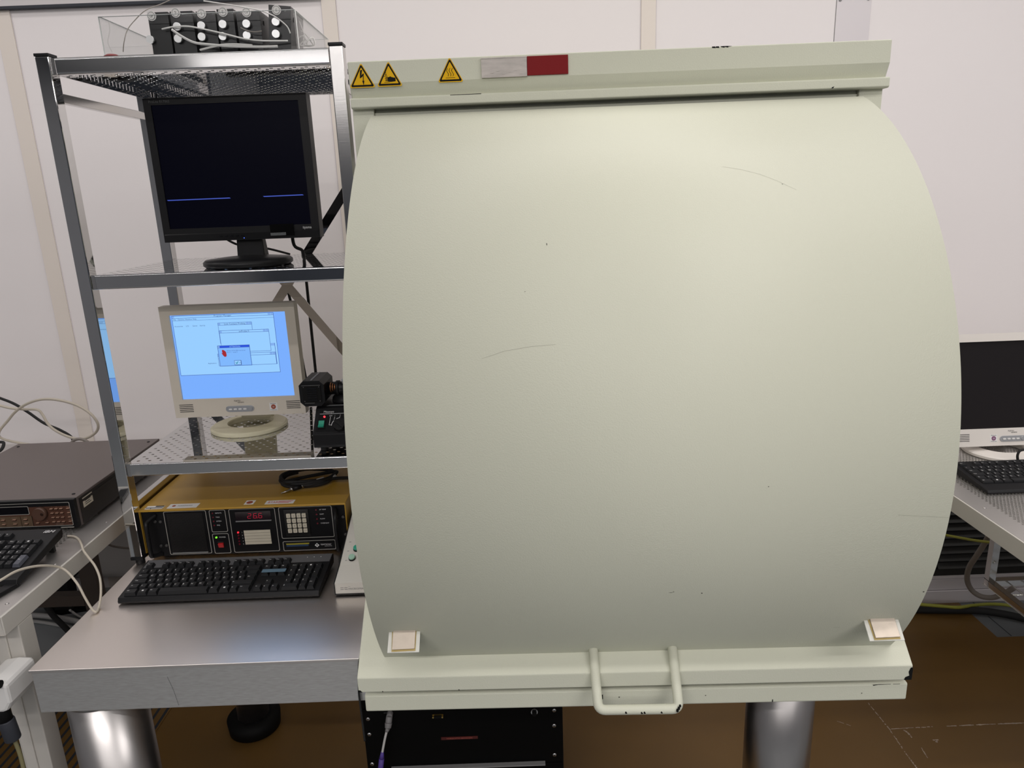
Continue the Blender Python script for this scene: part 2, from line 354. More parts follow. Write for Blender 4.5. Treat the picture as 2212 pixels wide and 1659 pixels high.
m.quad((-0.13, 1.4712, 1.8895), (-0.07, 1.4712, 1.8898), (-0.07, 1.4712, 1.8888), (-0.13, 1.4712, 1.8886), 1)
m.quad((0.600, 1.4712, 1.8735), (0.604, 1.4712, 1.8735), (0.606, 1.4712, 1.877), (0.602, 1.4712, 1.8755), 1)
m.build('canopy_lip', [GREENW, BLACKM], cab, 0.0015)
# curved door
DX0, DX1, DYC, DZC, DR = -0.283, 0.657, 1.6772, 1.2496, 0.6441
a0, a1, ND = math.radians(109.8), math.radians(216.6), 72
arc = [(DYC + DR * math.cos(a0 + (a1 - a0) * i / ND), DZC + DR * math.sin(a0 + (a1 - a0) * i / ND)) for i in range(ND + 1)]
dm = MB(); vs = []
for x in (DX0, DX1): vs += [(x, y, z) for y, z in arc]
for i in range(ND): dm.add([vs[i], vs[i + 1], vs[ND + 2 + i], vs[ND + 1 + i]], [(0, 1, 2, 3)], 0, True)
inner = [(DYC + (DR - 0.012) * math.cos(a0 + (a1 - a0) * i / ND), DZC + (DR - 0.012) * math.sin(a0 + (a1 - a0) * i / ND)) for i in range(ND + 1)]
for x0, x1, back in ((DX0, DX0 + 0.012, 1), (DX1 - 0.012, DX1, 0)):       # flat side plates
    loop = arc + [(1.486, 0.90), (1.486, 1.84)]
    xo = x0 if back else x1
    dm.add([(xo, y, z) for y, z in loop], [tuple(range(len(loop)))])
    dm.add([(x0 if not back else x1, y, z) for y, z in loop], [tuple(range(len(loop)))])
def chip(m, th, x, w, h, mi=1):
    r = DR + 0.0004; pts = []
    for (u, k) in ((-w, -h * .6), (w * .4, -h), (w, h * .3), (-w * .2, h)):
        pts.append((x + u, DYC + r * math.cos(th + k), DZC + r * math.sin(th + k)))
    m.add(pts, [(0, 1, 2, 3)], mi)
def on_door(px, py):
    """angle and x on the curved door seen at a photo pixel"""
    v = ray(px, py); c, s_ = math.cos(-CYAW), math.sin(-CYAW)
    lx, ly, lz = v.x * c - v.y * s_, v.x * s_ + v.y * c, v.z
    A = ly * ly + lz * lz; B = -2 * (ly * DYC + lz * (DZC - CAMZ)); Cc = DYC ** 2 + (DZC - CAMZ) ** 2 - DR ** 2
    disc = B * B - 4 * A * Cc
    if disc < 0: return None
    t = (-B - math.sqrt(disc)) / (2 * A); y, z = ly * t, CAMZ + lz * t
    return math.atan2(z - DZC, y - DYC) % (2 * math.pi), lx * t
for px, py, w, h in ((1449, 1280, .004, .0006), (1455, 1278, .0015, .001), (1516, 1281, .0013, .002), (1660, 1051, .001, .001), (1995, 1278, .0016, .002), (1690, 398, .001, .001), (1181, 528, .0006, .004), (1134, 630, .0007, .001)):
    q = on_door(px, py)
    if q: chip(dm, q[0], q[1], w, h)
for pts in (((1560, 360), (1600, 366), (1640, 376), (1680, 391), (1720, 410)), ((1940, 1112), (2000, 1115), (2050, 1118)), ((1800, 1355), (1815, 1354)), ((1040, 775), (1090, 758), (1150, 748), (1200, 744))):
    prev = None
    for p in pts:                                                        # hairline scratches in the paint
        q = on_door(*p)
        if q and prev:
            r = DR + 0.0003; f = lambda a, x, d: (x, DYC + r * math.cos(a + d), DZC + r * math.sin(a + d))
            dm.add([f(prev[0], prev[1], 0), f(q[0], q[1], 0), f(q[0], q[1], .0005), f(prev[0], prev[1], .0005)], [(0, 1, 2, 3)], 2)
        prev = q
door = dm.build('door', [GREENW, BLACKM, mat('scratch', (0.36, 0.36, 0.30), 0.5)], cab)
# sloping flange along the door's lower edge
FX0, FX1 = -0.331, 0.685
sl = 0.85
prof = [(1.128, 0.8465), (1.128, 0.816), (1.14, 0.816), (1.14, 0.839), (1.345, 1.010), (1.345, 1.0305)]
m = MB().prismx(prof, FX0, FX1)
for pts in ([(FX1 - 0.004, .843), (FX1, .843), (FX1, .817), (FX1 - 0.014, .817), (FX1 - 0.012, .823), (FX1 - 0.005, .826), (FX1 - 0.007, .834)], [(FX0, .817), (FX0, .8215), (FX0 + 0.004, .8215), (FX0 + 0.008, .817)]):
    m.add([(x, 1.1276, z) for x, z in pts], [tuple(range(len(pts)))], 1)
m.add([(FX1 + 0.0004, 1.128, .838), (FX1 + 0.0004, 1.128, .821), (FX1 + 0.0004, 1.134, .824), (FX1 + 0.0004, 1.132, .836)], [(0, 1, 2, 3)], 1)
for x in (-0.287, -0.145): m.add([(x, 1.1276, .8168), (x + .003, 1.1276, .8168), (x + .0015, 1.1276, .8195)], [(0, 1, 2)], 1)
m.build('door_flange', [GREENW, BLACKM], door, 0.002)
# steel pads on bent tabs near the door's lower corners
for tx0, tx1, gx in ((-0.258, -0.202, 0), (0.574, 0.634, 1)):
    yT, zT = 1.110, 0.964
    u = Vector((0, -1, -0.86)).normalized(); n = Vector((0, -0.86, 1)).normalized(); o = Vector(((tx0 + tx1) / 2, yT, zT))
    w = (tx1 - tx0) / 2
    tab = MB().prism([(-w, 0.0), (w, 0.0), (w, 0.044), (-w, 0.044)], o, UX, u, n, 0.0022).build('tab', mat('white_tab', (0.68, 0.68, 0.62), 0.4), door, 0.001)
    o2 = o + n * 0.0022 + u * 0.003
    MB().prism([(-w * .78, 0.001), (w * .76, 0.0), (w * .76, 0.0385), (-w * .72, 0.0395)], o2, UX, u, n, 0.0015).build('glue_bed', GLUE, tab)
    MB().prism([(-w * .70, 0.001), (w * .72, 0.0), (w * .72, 0.036), (-w * .68, 0.037)], o2 + n * 0.0015, UX, u, n, 0.0035).build('metal_pad', PAD, tab, 0.0005)
# U-shaped door handle
hA, hB, hC, hD = Vector((0.1065, 1.160, 0.896)), Vector((0.1100, 1.0915, 0.7970)), Vector((0.2545, 1.0905, 0.7965)), Vector((0.2525, 1.160, 0.896))
def bend(p, q, r_, rad=0.013, n=7):
    u, w = (p - q).normalized() * rad, (r_ - q).normalized() * rad
    return [(q + u) * (1 - t) ** 2 + q * 2 * t * (1 - t) + (q + w) * t * t for t in [k / (n - 1) for k in range(n)]]
hz = [hA] + bend(hA, hB, hC) + bend(hB, hC, hD) + [hD]
m = MB().tube(hz, 0.0088, n=16, smooth=0)
for x, y, z in ((0.186, 1.0828, 0.7958), (0.191, 1.0828, 0.7962), (0.158, 1.083, 0.797), (0.2215, 1.083, 0.796)):
    m.cyl((x, y, z), (x + 0.0015, y - 0.0008, z + 0.001), 0.0022, n=7, mi=1)
for p_, r_ in (((0.2495, 1.0826, 0.7995), .0032), ((0.2520, 1.0832, 0.8035), .0030), ((0.2545, 1.0850, 0.8070), .0026)): m.cyl(p_, (p_[0] + 0.001, p_[1] - 0.0008, p_[2] + 0.0005), r_, n=8, mi=1)
m.build('handle', [GREENW, BLACKM], door)
# lower front rail of the frame
m = MB().box(-0.322, 0.683, 1.133, 1.175, 0.770, 0.8055)
for x, z, w, h in ((0.122, .7835, .0011, .0055), (0.153, .7825, .0012, .001), (0.313, .782, .001, .0008), (0.437, .767, .0009, .003), (0.60, .779, .0008, .001)):
    m.add([(x - w, 1.1326, z + .0075 - h), (x + w, 1.1326, z + .0075 - h * .8), (x + w * .8, 1.1326, z + .0075 + h), (x - w, 1.1326, z + .0075 + h * .9)], [(0, 1, 2, 3)], 1)
m.add([(.618, 1.1326, .804), (.62, 1.1326, .802), (.628, 1.1326, .8037), (.652, 1.1326, .8045), (.652, 1.1326, .8051), (.63, 1.1326, .8051)], [tuple(range(6))], 1)
m.add([(.655, 1.1326, .8043), (.668, 1.1326, .8045), (.668, 1.1326, .8052), (.655, 1.1326, .8051)], [(0, 1, 2, 3)], 1)
m.build('lower_rail', [GREENW, BLACKM], cab, 0.003)
# hazard stickers on the canopy
def hazard(x0, x1, z0, z1, sym, label):
    y = 1.4778; cx = (x0 + x1) / 2; w = (x1 - x0) / 2; h = z1 - z0; m = MB()
    def tri(s, yy, mi, r=0.10):
        base = [(cx - w * s, z0 + h * (1 - s) * .36), (cx + w * s, z0 + h * (1 - s) * .36), (cx, z0 + h * (.36 + .64 * s) if s < 1 else z1)]
        out = []
        for i in range(3):
            p, q, q2 = base[i], base[i - 1], base[(i + 1) % 3]
            for t in ((q, r), (q2, r)): out.append((p[0] + (t[0][0] - p[0]) * r, p[1] + (t[0][1] - p[1]) * r))
        return m.prism([(a, b) for a, b in out], (0, yy, 0), UX, UZ, FY, 0.00035, mi)
    tri(1.0, y, 0, .06); tri(0.90, y - 0.00035, 1, .05); tri(0.70, y - 0.0007, 0, .03)
    yy = y - 0.00115
    P = lambda pts, mi=1: m.prism([(cx + a * w, z0 + b * h) for a, b in pts], (0, yy, 0), UX, UZ, FY, 0.0002, mi)
    if sym == 'bolt':
        P([(-.09, .69), (.07, .71), (-.02, .47), (.04, .48), (-.15, .37)]); P([(-.16, .375), (-.09, .44), (.10, .555), (.17, .56), (.06, .44), (-.10, .375)]); P([(.105, .555), (.17, .56), (.115, .26), (.06, .26)]); P([(.01, .275), (.175, .275), (.10, .09)])
    elif sym == 'hand':
        P([(-.12, .36), (.20, .36), (.30, .34), (.48, .33), (.48, .19), (.30, .18), (.10, .17), (-.12, .19)])
        for k in range(4): P([(-.32 + .04 * (k % 2), .205 + k * .045), (-.10, .20 + k * .045), (-.10, .228 + k * .045), (-.32 + .04 * (k % 2), .232 + k * .045)])
        P([(-.10, .34), (.10, .39), (.14, .36), (-.02, .31)])
        P([(-.44, .385), (-.12, .395), (-.12, .41), (-.44, .40)]); P([(-.40, .145), (.02, .15), (.02, .165), (-.40, .16)])
        P([(-.255, .44), (-.225, .44), (-.225, .58), (-.255, .58)]); P([(-.31, .49), (-.24, .41), (-.17, .49), (-.24, .45)])
    else:
        P([(-.36, .165), (.36, .165), (.36, .18), (-.36, .18)])
        for k in range(3):
            x = -.20 + k * .19; L = []; Rr = []
            for q in range(13):
                t = q / 12; dx = .065 * math.sin(t * 2 * math.pi * 1.0 + .3); L.append((x + dx - .02, .235 + t * .32)); Rr.append((x + dx + .02, .235 + t * .32))
            for q in range(12): P([L[q], Rr[q], Rr[q + 1], L[q + 1]])
    return m.build('hazard_sticker', [WARN, BLACKM], cab, label=label)
hazard(-0.3245, -0.2735, 1.9095, 1.9545, 'bolt', 'lightning bolt hazard triangle')
hazard(-0.2713, -0.2210, 1.9100, 1.9555, 'hand', 'crushed hand hazard triangle')
hazard(-0.1530, -0.1030, 1.9130, 1.9580, 'heat', 'hot surface hazard triangle')
m = MB().box(-0.0678, 0.0195, 1.4742, 1.4779, 1.9175, 1.9530)
for k in range(7): m.box(-0.062 + k * 0.0112, -0.056 + k * 0.0112, 1.4738, 1.4742, 1.922 + 0.003 * (k % 3), 1.9225 + 0.003 * (k % 3))
m.box(-0.0678, 0.0195, 1.4735, 1.4742, 1.9510, 1.9530).box(-0.0678, 0.0195, 1.4735, 1.4742, 1.9175, 1.9192)
m.build('empty_label_holder', TAPE, cab, 0.0006)
MB().box(0.0200, 0.0985, 1.4745, 1.4779, 1.9190, 1.9530).build('red_plate', REDPL, cab, 0.0006)

# ------------------------------------------------------------------ optical table
tab = thing('optical_table', 'brushed stainless steel optical table on round legs carrying cabinet and rack', 'table', (-0.11, 1.66, 0))
MB().box(-0.966, 0.70, 1.2105, 2.12, T - 0.006, T).build('table_top', TABLETOP, tab, 0.001)
m = MB().box(-0.963, 0.697, 1.2135, 2.117, 0.736, T - 0.006)
for a, b in (((361, 1462), (375, 1492)), ((375, 1492), (386, 1524))):
    A, B = at(*a, Y=1.2132), at(*b, Y=1.2132); m.quad(A, B, B + UX * 0.0004, A + UX * 0.0004, 1)
m.build('side_skirt', [TABLESIDE, DARKP], tab, 0.0015)
for x, y, r in ((-0.885, 1.302, 0.0745), (0.594, 1.405, 0.0745)):
    MB().cyl((x, y, 0.0), (x, y, 0.736), r, n=48).cyl((x, y, 0.724), (x, y, 0.736), r + 0.004, n=48).build('leg', LEGST, tab)
for x, y in ((-0.905, 2.03),):
    l = MB().cyl((x, y, 0.05), (x, y, 0.736), 0.050, n=40).build('leg', LEGST, tab)
    MB().lathe((x, y, 0), [(0.072, 0.0), (0.082, 0.008), (0.085, 0.05), (0.05, 0.055)], n=40).build('foot', BLACKM, l)

# ------------------------------------------------------------------ instrument rack with three shelves
rk = thing('shelf_rack', 'polished steel shelf rack standing on the left of the optical table', 'shelf', (-0.648, 1.84, T))
PX = ((-0.969, -0.940), (-0.356, -0.327)); PY = ((1.62, 1.65), (2.035, 2.065))
for (x0, x1) in PX:
    for (y0, y1) in PY:
        p = MB().box(x0, x1, y0, y1, T + 0.022, 2.013).build('post', STEELB if x0 > -0.5 else STEEL, rk, 0.002)
        MB().box(x0 - 0.001, x1 + 0.001, y0 - 0.001, y1 + 0.001, 2.013, 2.019).build('end_cap', BLACK, p, 0.001)
        f = MB().box(x0 - 0.001, x1 + 0.001, y0 - 0.001, y1 + 0.001, T + 0.014, T + 0.022)
        f.cyl(((x0 + x1) / 2, (y0 + y1) / 2, T), ((x0 + x1) / 2, (y0 + y1) / 2, T + 0.014), 0.011)
        f.build('foot', BLACK, p, 0.001)
SX0, SX1, SY0, SY1 = -0.938, -0.358, 1.624, 2.060
for zt in (2.011, 1.559, 1.105):
    d = MB().perf(SX0 + 0.012, SX1 - 0.012, SY0 + 0.012, SY1 - 0.012, zt - 0.0015, 0.0270, 0.0145, 0.0040, 0.0030, n=12, stagger=True, th=0.0008)
    d.box(SX0, SX1, SY0, SY0 + 0.012, zt - 0.0027, zt - 0.0015).box(SX0, SX1, SY1 - 0.012, SY1, zt - 0.0027, zt - 0.0015)
    d.box(SX0, SX0 + 0.012, SY0 + 0.012, SY1 - 0.012, zt - 0.0027, zt - 0.0015).box(SX1 - 0.012, SX1, SY0 + 0.012, SY1 - 0.012, zt - 0.0027, zt - 0.0015)
    shelf = d.build('shelf', STEEL, rk)
    rc = lambda cy, cz, t0, t1: [(cy + 0.0042 * math.cos(math.radians(t0 + (t1 - t0) * q / 6)), cz + 0.0042 * math.sin(math.radians(t0 + (t1 - t0) * q / 6))) for q in range(7)]
    yo = SY0 - 0.001
    prof = rc(yo + 0.0042, zt - 0.0015 - 0.0042, 90, 180) + rc(yo + 0.0042, zt - 0.034 + 0.0042, 180, 270)
    fr = MB(); n = len(prof)
    for q in range(n - 1): fr.add([(SX0 + 0.008, *prof[q]), (SX1, *prof[q]), (SX1, *prof[q + 1]), (SX0 + 0.008, *prof[q + 1])], [(0, 1, 2, 3)], 0, q != 6)
    fr.box(SX0 + 0.008, SX1, yo + 0.0042, yo + 0.014, zt - 0.034, zt - 0.0328)
    fr.build('front_rail', RAILST, shelf)
    MB().box(SX0, SX1, SY1 - 0.003, SY1, zt - 0.034, zt - 0.0028).build('rear_rail', STEEL, shelf)
    for x in (SX0, SX1 - 0.003):
        sm_ = MB(); x1 = x + 0.003
        sm_.box(x, x1, SY0 + 0.015, SY1 - 0.004, zt - 0.013, zt - 0.0028).box(x, x1, SY0 + 0.015, SY1 - 0.004, zt - 0.034, zt - 0.025)
        n = 26
        for k in range(n):
            y0 = SY0 + 0.015 + k * (SY1 - SY0 - 0.019) / n; sm_.box(x, x1, y0, y0 + 0.008, zt - 0.025, zt - 0.013)
        sm_.build('side_rail', STEEL, shelf)
    MB().box(SX0 - 0.002, SX0 + 0.008, SY0, SY0 + 0.02, zt - 0.034, zt - 0.002).build('corner_bracket', STEELB, shelf, 0.001)
for x in (-0.955, -0.341):
    for z0, z1 in ((1.926, 1.945), (0.955, 0.992)):
        MB().box(x - 0.008, x + 0.008, 1.65, 2.035, z0, z1).build('side_bar', STEELB, rk, 0.001)
for a, b, yb in (((-0.955, 1.047), (-0.334, 1.872), 2.067), ((-0.955, 1.905), (-0.334, 1.05), 2.070)):
    d = Vector((b[0] - a[0], 0, b[1] - a[1])); L = d.length; d.normalize(); n = Vector((-d.z, 0, d.x))
    MB().obox(((a[0] + b[0]) / 2, yb, (a[1] + b[1]) / 2), d * L / 2, (0, 0.0015, 0), n * 0.0125).build('cross_brace', STEEL, rk)

# ------------------------------------------------------------------ black monitor, middle shelf
def bezel(m, x0, x1, z0, z1, sx0, sx1, sz0, sz1, yf, yb, lip=0.004, mi=0):
    """front frame: outer box with a recessed opening"""
    o = [(x0, z0), (x1, z0), (x1, z1), (x0, z1)]; i = [(sx0, sz0), (sx1, sz0), (sx1, sz1), (sx0, sz1)]
    V = [(x, yf, z) for x, z in o] + [(x, yf, z) for x, z in i] + [(x, yf + lip, z) for x, z in i] + [(x, yb, z) for x, z in o]
    F = [(k, (k + 1) % 4, 4 + (k + 1) % 4, 4 + k) for k in range(4)] + [(4 + k, 4 + (k + 1) % 4, 8 + (k + 1) % 4, 8 + k) for k in range(4)]
    F += [(k, 12 + k, 12 + (k + 1) % 4, (k + 1) % 4) for k in range(4)] + [(8, 9, 10, 11), (12, 15, 14, 13)]
    return m.add(V, F, mi)
Z2 = 1.5578
bm1 = thing('monitor', 'black flat monitor showing a dark screen with blue lines on middle shelf', 'monitor', (-0.625, 1.735, Z2))
m = MB(); bezel(m, -0.825, -0.449, 1.617, 1.943, -0.808, -0.4685, 1.6485, 1.9275, 1.760, 1.795)
m.prismx([(1.795, 1.625), (1.825, 1.66), (1.825, 1.90), (1.795, 1.935)], -0.80, -0.475)
m.prismx([(1.7595, 1.6365), (1.7575, 1.634), (1.7575, 1.6335), (1.7595, 1.619)], -0.822, -0.452)
m.text('ProLite E1706S', 0.0078, (-0.812, 1.7598, 1.9325), UX, UZ, 1)
m.text('iiyama', 0.0085, (-0.489, 1.7598, 1.6385), UX, UZ, 2)
hs = m.build('housing', [BLACK, mat('dim_print', (0.12, 0.12, 0.12), 0.6), LEGEND], bm1, 0.002)
m = MB().quad((-0.808, 1.7637, 1.6485), (-0.4685, 1.7637, 1.6485), (-0.4685, 1.7637, 1.9275), (-0.808, 1.7637, 1.9275))
sw, sh = 0.3395, 0.279
for x0, x1, z in ((0.015, 0.455, 0.236), (0.690, 0.968, 0.2395)):
    m.quad((-0.808 + x0 * sw, 1.7634, 1.6485 + sh * (z - .001)), (-0.808 + x1 * sw, 1.7634, 1.6485 + sh * (z + .001)), (-0.808 + x1 * sw - .003, 1.7634, 1.6485 + sh * (z + .0085)), (-0.808 + x0 * sw - .003, 1.7634, 1.6485 + sh * (z + .0065)), 1)
m.build('screen', [mat('dark_screen', (0.001, 0.001, 0.002), 0.35, emit=(0.01, 0.012, 0.06), emit_s=0.05, spec=0.08), em('blue_line', (0.05, 0.09, 0.48), 1.0)], bm1)
m = MB()
for k in range(5): m.box(-0.69 + k * 0.013, -0.684 + k * 0.013, 1.7560, 1.7578, 1.6265, 1.6285)
m.build('buttons', BLACKG, hs)
m = MB().box(-0.567, -0.510, 1.7565, 1.7575, 1.6240, 1.6510); m.build('clear_sticker', mat('film_sticker', (0.004, 0.004, 0.004), 0.12, spec=0.3), hs)
m = MB().quad((-0.567, 1.7563, 1.6245), (-0.530, 1.7563, 1.6245), (-0.530, 1.7563, 1.6315), (-0.567, 1.7563, 1.631)); m.build('sticker_strip', mat('foil', (0.45, 0.47, 0.46), 0.15, 0.8, var=((200, 1, 300), 0.6)), hs)
front_disc(MB(), -0.632, 1.6215, 1.7578, 0.0011, 0.0006).build('power_light', em('blue_led', (0.1, 0.2, 1.0), 1.2), hs)
m = MB(); m.frustum((-0.628, 1.795, 1.566), 0.034, 0.020, 0.031, 0.012, 0.07, dy=-0.004); m.build('neck', BLACK, bm1, 0.004)
m = MB().lathe((-0.620, 1.735, Z2), [(0.096, 0.0), (0.102, 0.005), (0.102, 0.012), (0.097, 0.017), (0.06, 0.021), (0.03, 0.022)], n=48); m.build('base', BLACK, bm1)
# its cables
tag(MB().tube([(-0.70, 1.80, 1.625), (-0.685, 1.86, 1.60), (-0.64, 1.93, 1.585), (-0.60, 2.0, 1.5625)], 0.003).build('monitor_cable', RUBBER), 'thin black cable under the left of the black monitor', 'cable')
tag(MB().tube([(-0.540, 1.84, 1.640), (-0.541, 1.85, 1.595), (-0.528, 1.87, 1.580), (-0.531, 1.89, 1.5625), (-0.552, 1.97, 1.5625), (-0.575, 2.04, 1.563), (-0.585, 2.082, 1.53), (-0.588, 2.09, 1.40), (-0.59, 2.09, 1.15), (-0.59, 2.09, 1.09)], 0.0042).build('monitor_cable', RUBBER), 'black cable hanging from right end of black monitor down behind the rack', 'cable')
tag(MB().tube([(-0.655, 2.085, 1.52), (-0.64, 2.09, 1.42), (-0.63, 2.09, 1.30), (-0.615, 2.09, 1.10)], 0.004).build('monitor_cable', RUBBER), 'black cable hanging behind the crossing rack braces', 'cable')

# ------------------------------------------------------------------ beige monitors
BLUEBG = em('screen_blue', (0.19, 0.42, 0.98), 1.0); WINBG = em('window_blue', (0.31, 0.61, 1.0), 1.0); LINEB = em('window_line', (0.06, 0.13, 0.42), 1.0)
TITLEB = em('title_blue', (0.02, 0.08, 0.72), 1.0); DLGB = em('dialog_blue', (0.21, 0.47, 0.97), 1.0); HANDR = em('stop_red', (0.36, 0.02, 0.03), 1.0); TEAL = em('tick_teal', (0.02, 0.25, 0.35), 1.0)
TXTB = em('screen_text', (0.03, 0.06, 0.22), 1.0)
def beige_monitor(label, cx, yf, z0, zt, zb, on, sticker_side, body, basem, stick_mat, by, lit_name, lean=0.0):
    """yf front plane, z0..zt housing, zb standing height"""
    w = 0.3425; x0, x1 = cx - w / 2, cx + w / 2; h = zt - z0
    t = thing('monitor', label, 'monitor', (cx, by, zb))
    sx0, sx1, sz0, sz1 = x0 + 0.024, x1 - 0.0245, z0 + 0.049, zt - 0.0225
    m = MB(); bezel(m, x0, x1, z0, zt, sx0, sx1, sz0, sz1, yf, yf + 0.03, lip=0.006)
    m.prismx([(yf + 0.03, z0 + 0.012), (yf + 0.055, z0 + 0.05), (yf + 0.055, zt - 0.05), (yf + 0.03, zt - 0.012)], x0 + 0.02, x1 - 0.02)
    m.text('FUJITSU', 0.0050, (cx - 0.005, yf - 0.0001, z0 + 0.0395), UX, UZ, 1, 'CENTER', shear=0.3)
    m.text('SIEMENS', 0.0046, (cx + 0.004, yf - 0.0001, z0 + 0.0350), UX, UZ, 1, 'CENTER')
    hsg = m.build('housing', [body, DARKP], t, 0.0025)
    gm = MB()
    for gx in (x0 + 0.0135, x1 - 0.0485):
        g = MB()
        for k in range(5): g.box(gx, gx + 0.036, yf - 0.0008, yf, z0 + 0.0155 + k * 0.0047, z0 + 0.0169 + k * 0.0047)
        g.build('speaker_grille', DARKP, hsg)
    p = MB().prism(rrect(0.074, 0.0165, 0.008), (cx, yf, z0 + 0.0195), UX, UZ, FY, 0.0018).build('button_panel', SILVERP, hsg, 0.0006)
    for k in range(4):
        MB().prism(rrect(0.0090, 0.0042, 0.002), (cx - 0.0245 + k * 0.0126, yf - 0.0018, z0 + 0.0190), UX, UZ, FY, 0.0016).build('button', WHITE, p, 0.0005)
    MB().cyl((cx + 0.0275, yf - 0.0018, z0 + 0.0195), (cx + 0.0275, yf - 0.0036, z0 + 0.0195), 0.0058, n=24).build('power_button', SILVERP, p, 0.0005)
    sxx = cx + sticker_side
    s = MB().prism(rrect(0.0205, 0.0215, 0.001, 2), (sxx, yf, z0 + 0.0215), UX, UZ, FY, 0.0004)
    s.cyl((sxx, yf - 0.0004, z0 + 0.0215), (sxx, yf - 0.0008, z0 + 0.0215), 0.0062, n=28, mi=1)
    s.text('Nächster', 0.0042, (sxx, yf - 0.0004, z0 + 0.0287), UX, UZ, 2, 'CENTER'); s.text('Prüftermin', 0.0039, (sxx, yf - 0.0004, z0 + 0.0120), UX, UZ, 2, 'CENTER')
    s.text('25', 0.0055, (sxx, yf - 0.0008, z0 + 0.0197), UX, UZ, 0, 'CENTER')
    s.build('inspection_sticker', [WHITEP, stick_mat, DARKP], hsg)
    if on:
        SW, SH = sx1 - sx0, sz1 - sz0; m = MB(); Y = yf + 0.0058
        def q(u0, v0, u1, v1, mi, d):   # u from left, v from the top
            m.quad((sx0 + u0 * SW, Y - d * 0.00012, sz1 - v1 * SH), (sx0 + u1 * SW, Y - d * 0.00012, sz1 - v1 * SH), (sx0 + u1 * SW, Y - d * 0.00012, sz1 - v0 * SH), (sx0 + u0 * SW, Y - d * 0.00012, sz1 - v0 * SH), mi)
        def win(u0, v0, u1, v1, fill, d, title=None, b=.004, tm=2, btn=True):
            q(u0, v0, u1, v1, 2, d); q(u0 + b * .75, v0 + b, u1 - b * .75, v1 - b, fill, d + 1)
            q(u0, v0 + .026, u1, v0 + .030, 2, d + 2)
            q(u0 + b, v0 + b, u0 + .022, v0 + .026, 4, d + 2)
            if btn: q(u1 - .05, v0 + b, u1 - .027, v0 + .026, 4, d + 2); q(u1 - .024, v0 + b, u1 - b, v0 + .026, 4, d + 2)
            if title: tx(title, (u0 + u1) / 2, v0 + .024, .028, 5, d + 3, 'CENTER')
        def tx(s_, u, v, hgt, mi, d, al='LEFT'): m.text(s_, hgt * SH, (sx0 + u * SW, Y - d * 0.00012, sz1 - v * SH), UX, UZ, mi, al, lift=0.0001)
        q(0, 0, 1, 1, 0, 0)
        win(.012, .010, .895, .715, 1, 1, 'Program Manager', .005); q(.012, .066, .895, .069, 2, 4)
        for s_, u in (('File', .024), ('Options', .062), ('Window', .125), ('Help', .192)): tx(s_, u, .061, .023, 5, 5)
        for s_, u in (('Accessories', .026), ('LCS', .125), ('Games', .182), ('StartUp', .245)): tx(s_, u, .138, .020, 5, 5)
        tx('Applications', .268, .585, .020, 5, 5)
        win(.402, .108, .698, .35, 1, 6, 'Low Contact Probing'); win(.406, .198, .838, .455, 1, 10, 'pcProbe II')
        win(.362, .470, .872, .615, 1, 5, None); q(.835, .365, .872, .395, 4, 7); q(.872, .365, .876, .615, 2, 7)
        win(.372, .372, .655, .618, 3, 16, None, .006, btn=False); q(.392, .376, .651, .398, 6, 19); tx('ATTENTION', .525, .396, .022, 1, 20, 'CENTER')
        tx('software: AUTO FIND must be less', .447, .440, .0150, 5, 20); tx('than 0.1.1 - using 0.0', .447, .459, .0150, 5, 20)
        q(.502, .553, .565, .607, 5, 19); q(.505, .557, .560, .602, 1, 20); tx('Ok', .541, .588, .020, 2, 22)
        def shp(pts, mi, d): m.add([(sx0 + u * SW, Y - d * 0.00012, sz1 - v * SH) for u, v in pts], [tuple(range(len(pts)))[::-1]], mi)
        shp([(.409, .425), (.418, .422), (.436, .437), (.443, .455), (.444, .49), (.438, .505), (.424, .506), (.413, .490), (.402, .462), (.404, .455), (.411, .462), (.407, .44)], 7, 20)
        shp([(.513, .578), (.519, .574), (.523, .584), (.535, .563), (.539, .567), (.526, .594), (.520, .594)], 8, 21)
        m.build('screen', [BLUEBG, WINBG, LINEB, DLGB, em('window_button', (0.22, 0.42, 0.85)), TXTB, TITLEB, HANDR, TEAL], t)
    else:
        MB().quad((sx0, yf + 0.0055, sz0), (sx1, yf + 0.0055, sz0), (sx1, yf + 0.0055, sz1), (sx0, yf + 0.0055, sz1)).build('screen', mat('switched_off_screen', (0.016, 0.014, 0.015), 0.35, spec=0.15), t)
    if lean:
        for ch in t.children_recursive:
            for vv in ch.data.vertices:
                y, z = vv.co.y + ORG[t].y - yf, vv.co.z + ORG[t].z - z0
                vv.co.y += y * math.cos(lean) + z * math.sin(lean) - y; vv.co.z += z * math.cos(lean) - y * math.sin(lean) - z
    # ring base with an open centre, leaning column behind
    m = MB(); n = 96; ra, rb = 0.100, 0.093
    prof = [(1.0, 0.0), (1.02, 0.002), (1.02, 0.008), (0.97, 0.0115), (0.62, 0.0135), (0.60, 0.011), (0.60, 0.0)]
    vs = [(cx - 0.014 + ra * r * math.cos(2 * math.pi * i / n), by + rb * r * math.sin(2 * math.pi * i / n) + (0.012 if r < .7 else 0), zb + z) for r, z in prof for i in range(n)]
    k = len(prof); m.add(vs, [(q * n + i, q * n + (i + 1) % n, ((q + 1) % k) * n + (i + 1) % n, ((q + 1) % k) * n + i) for q in range(k) for i in range(n)], 0, False)
    bs = m.build('base', basem, t)
    m = MB().obox((cx - 0.010, by + 0.052, zb + 0.075), (0.045, 0, 0), Vector((0, 1, 0.15)).normalized() * 0.009, Vector((0, -0.15, 1)).normalized() * 0.066)
    m.build('neck', basem, t, 0.004)
    return t
Z3 = 1.1037
RSTICK = mat('sticker_orange', (0.33, 0.06, 0.025), 0.5); VSTICK = mat('sticker_violet', (0.20, 0.08, 0.17), 0.5)
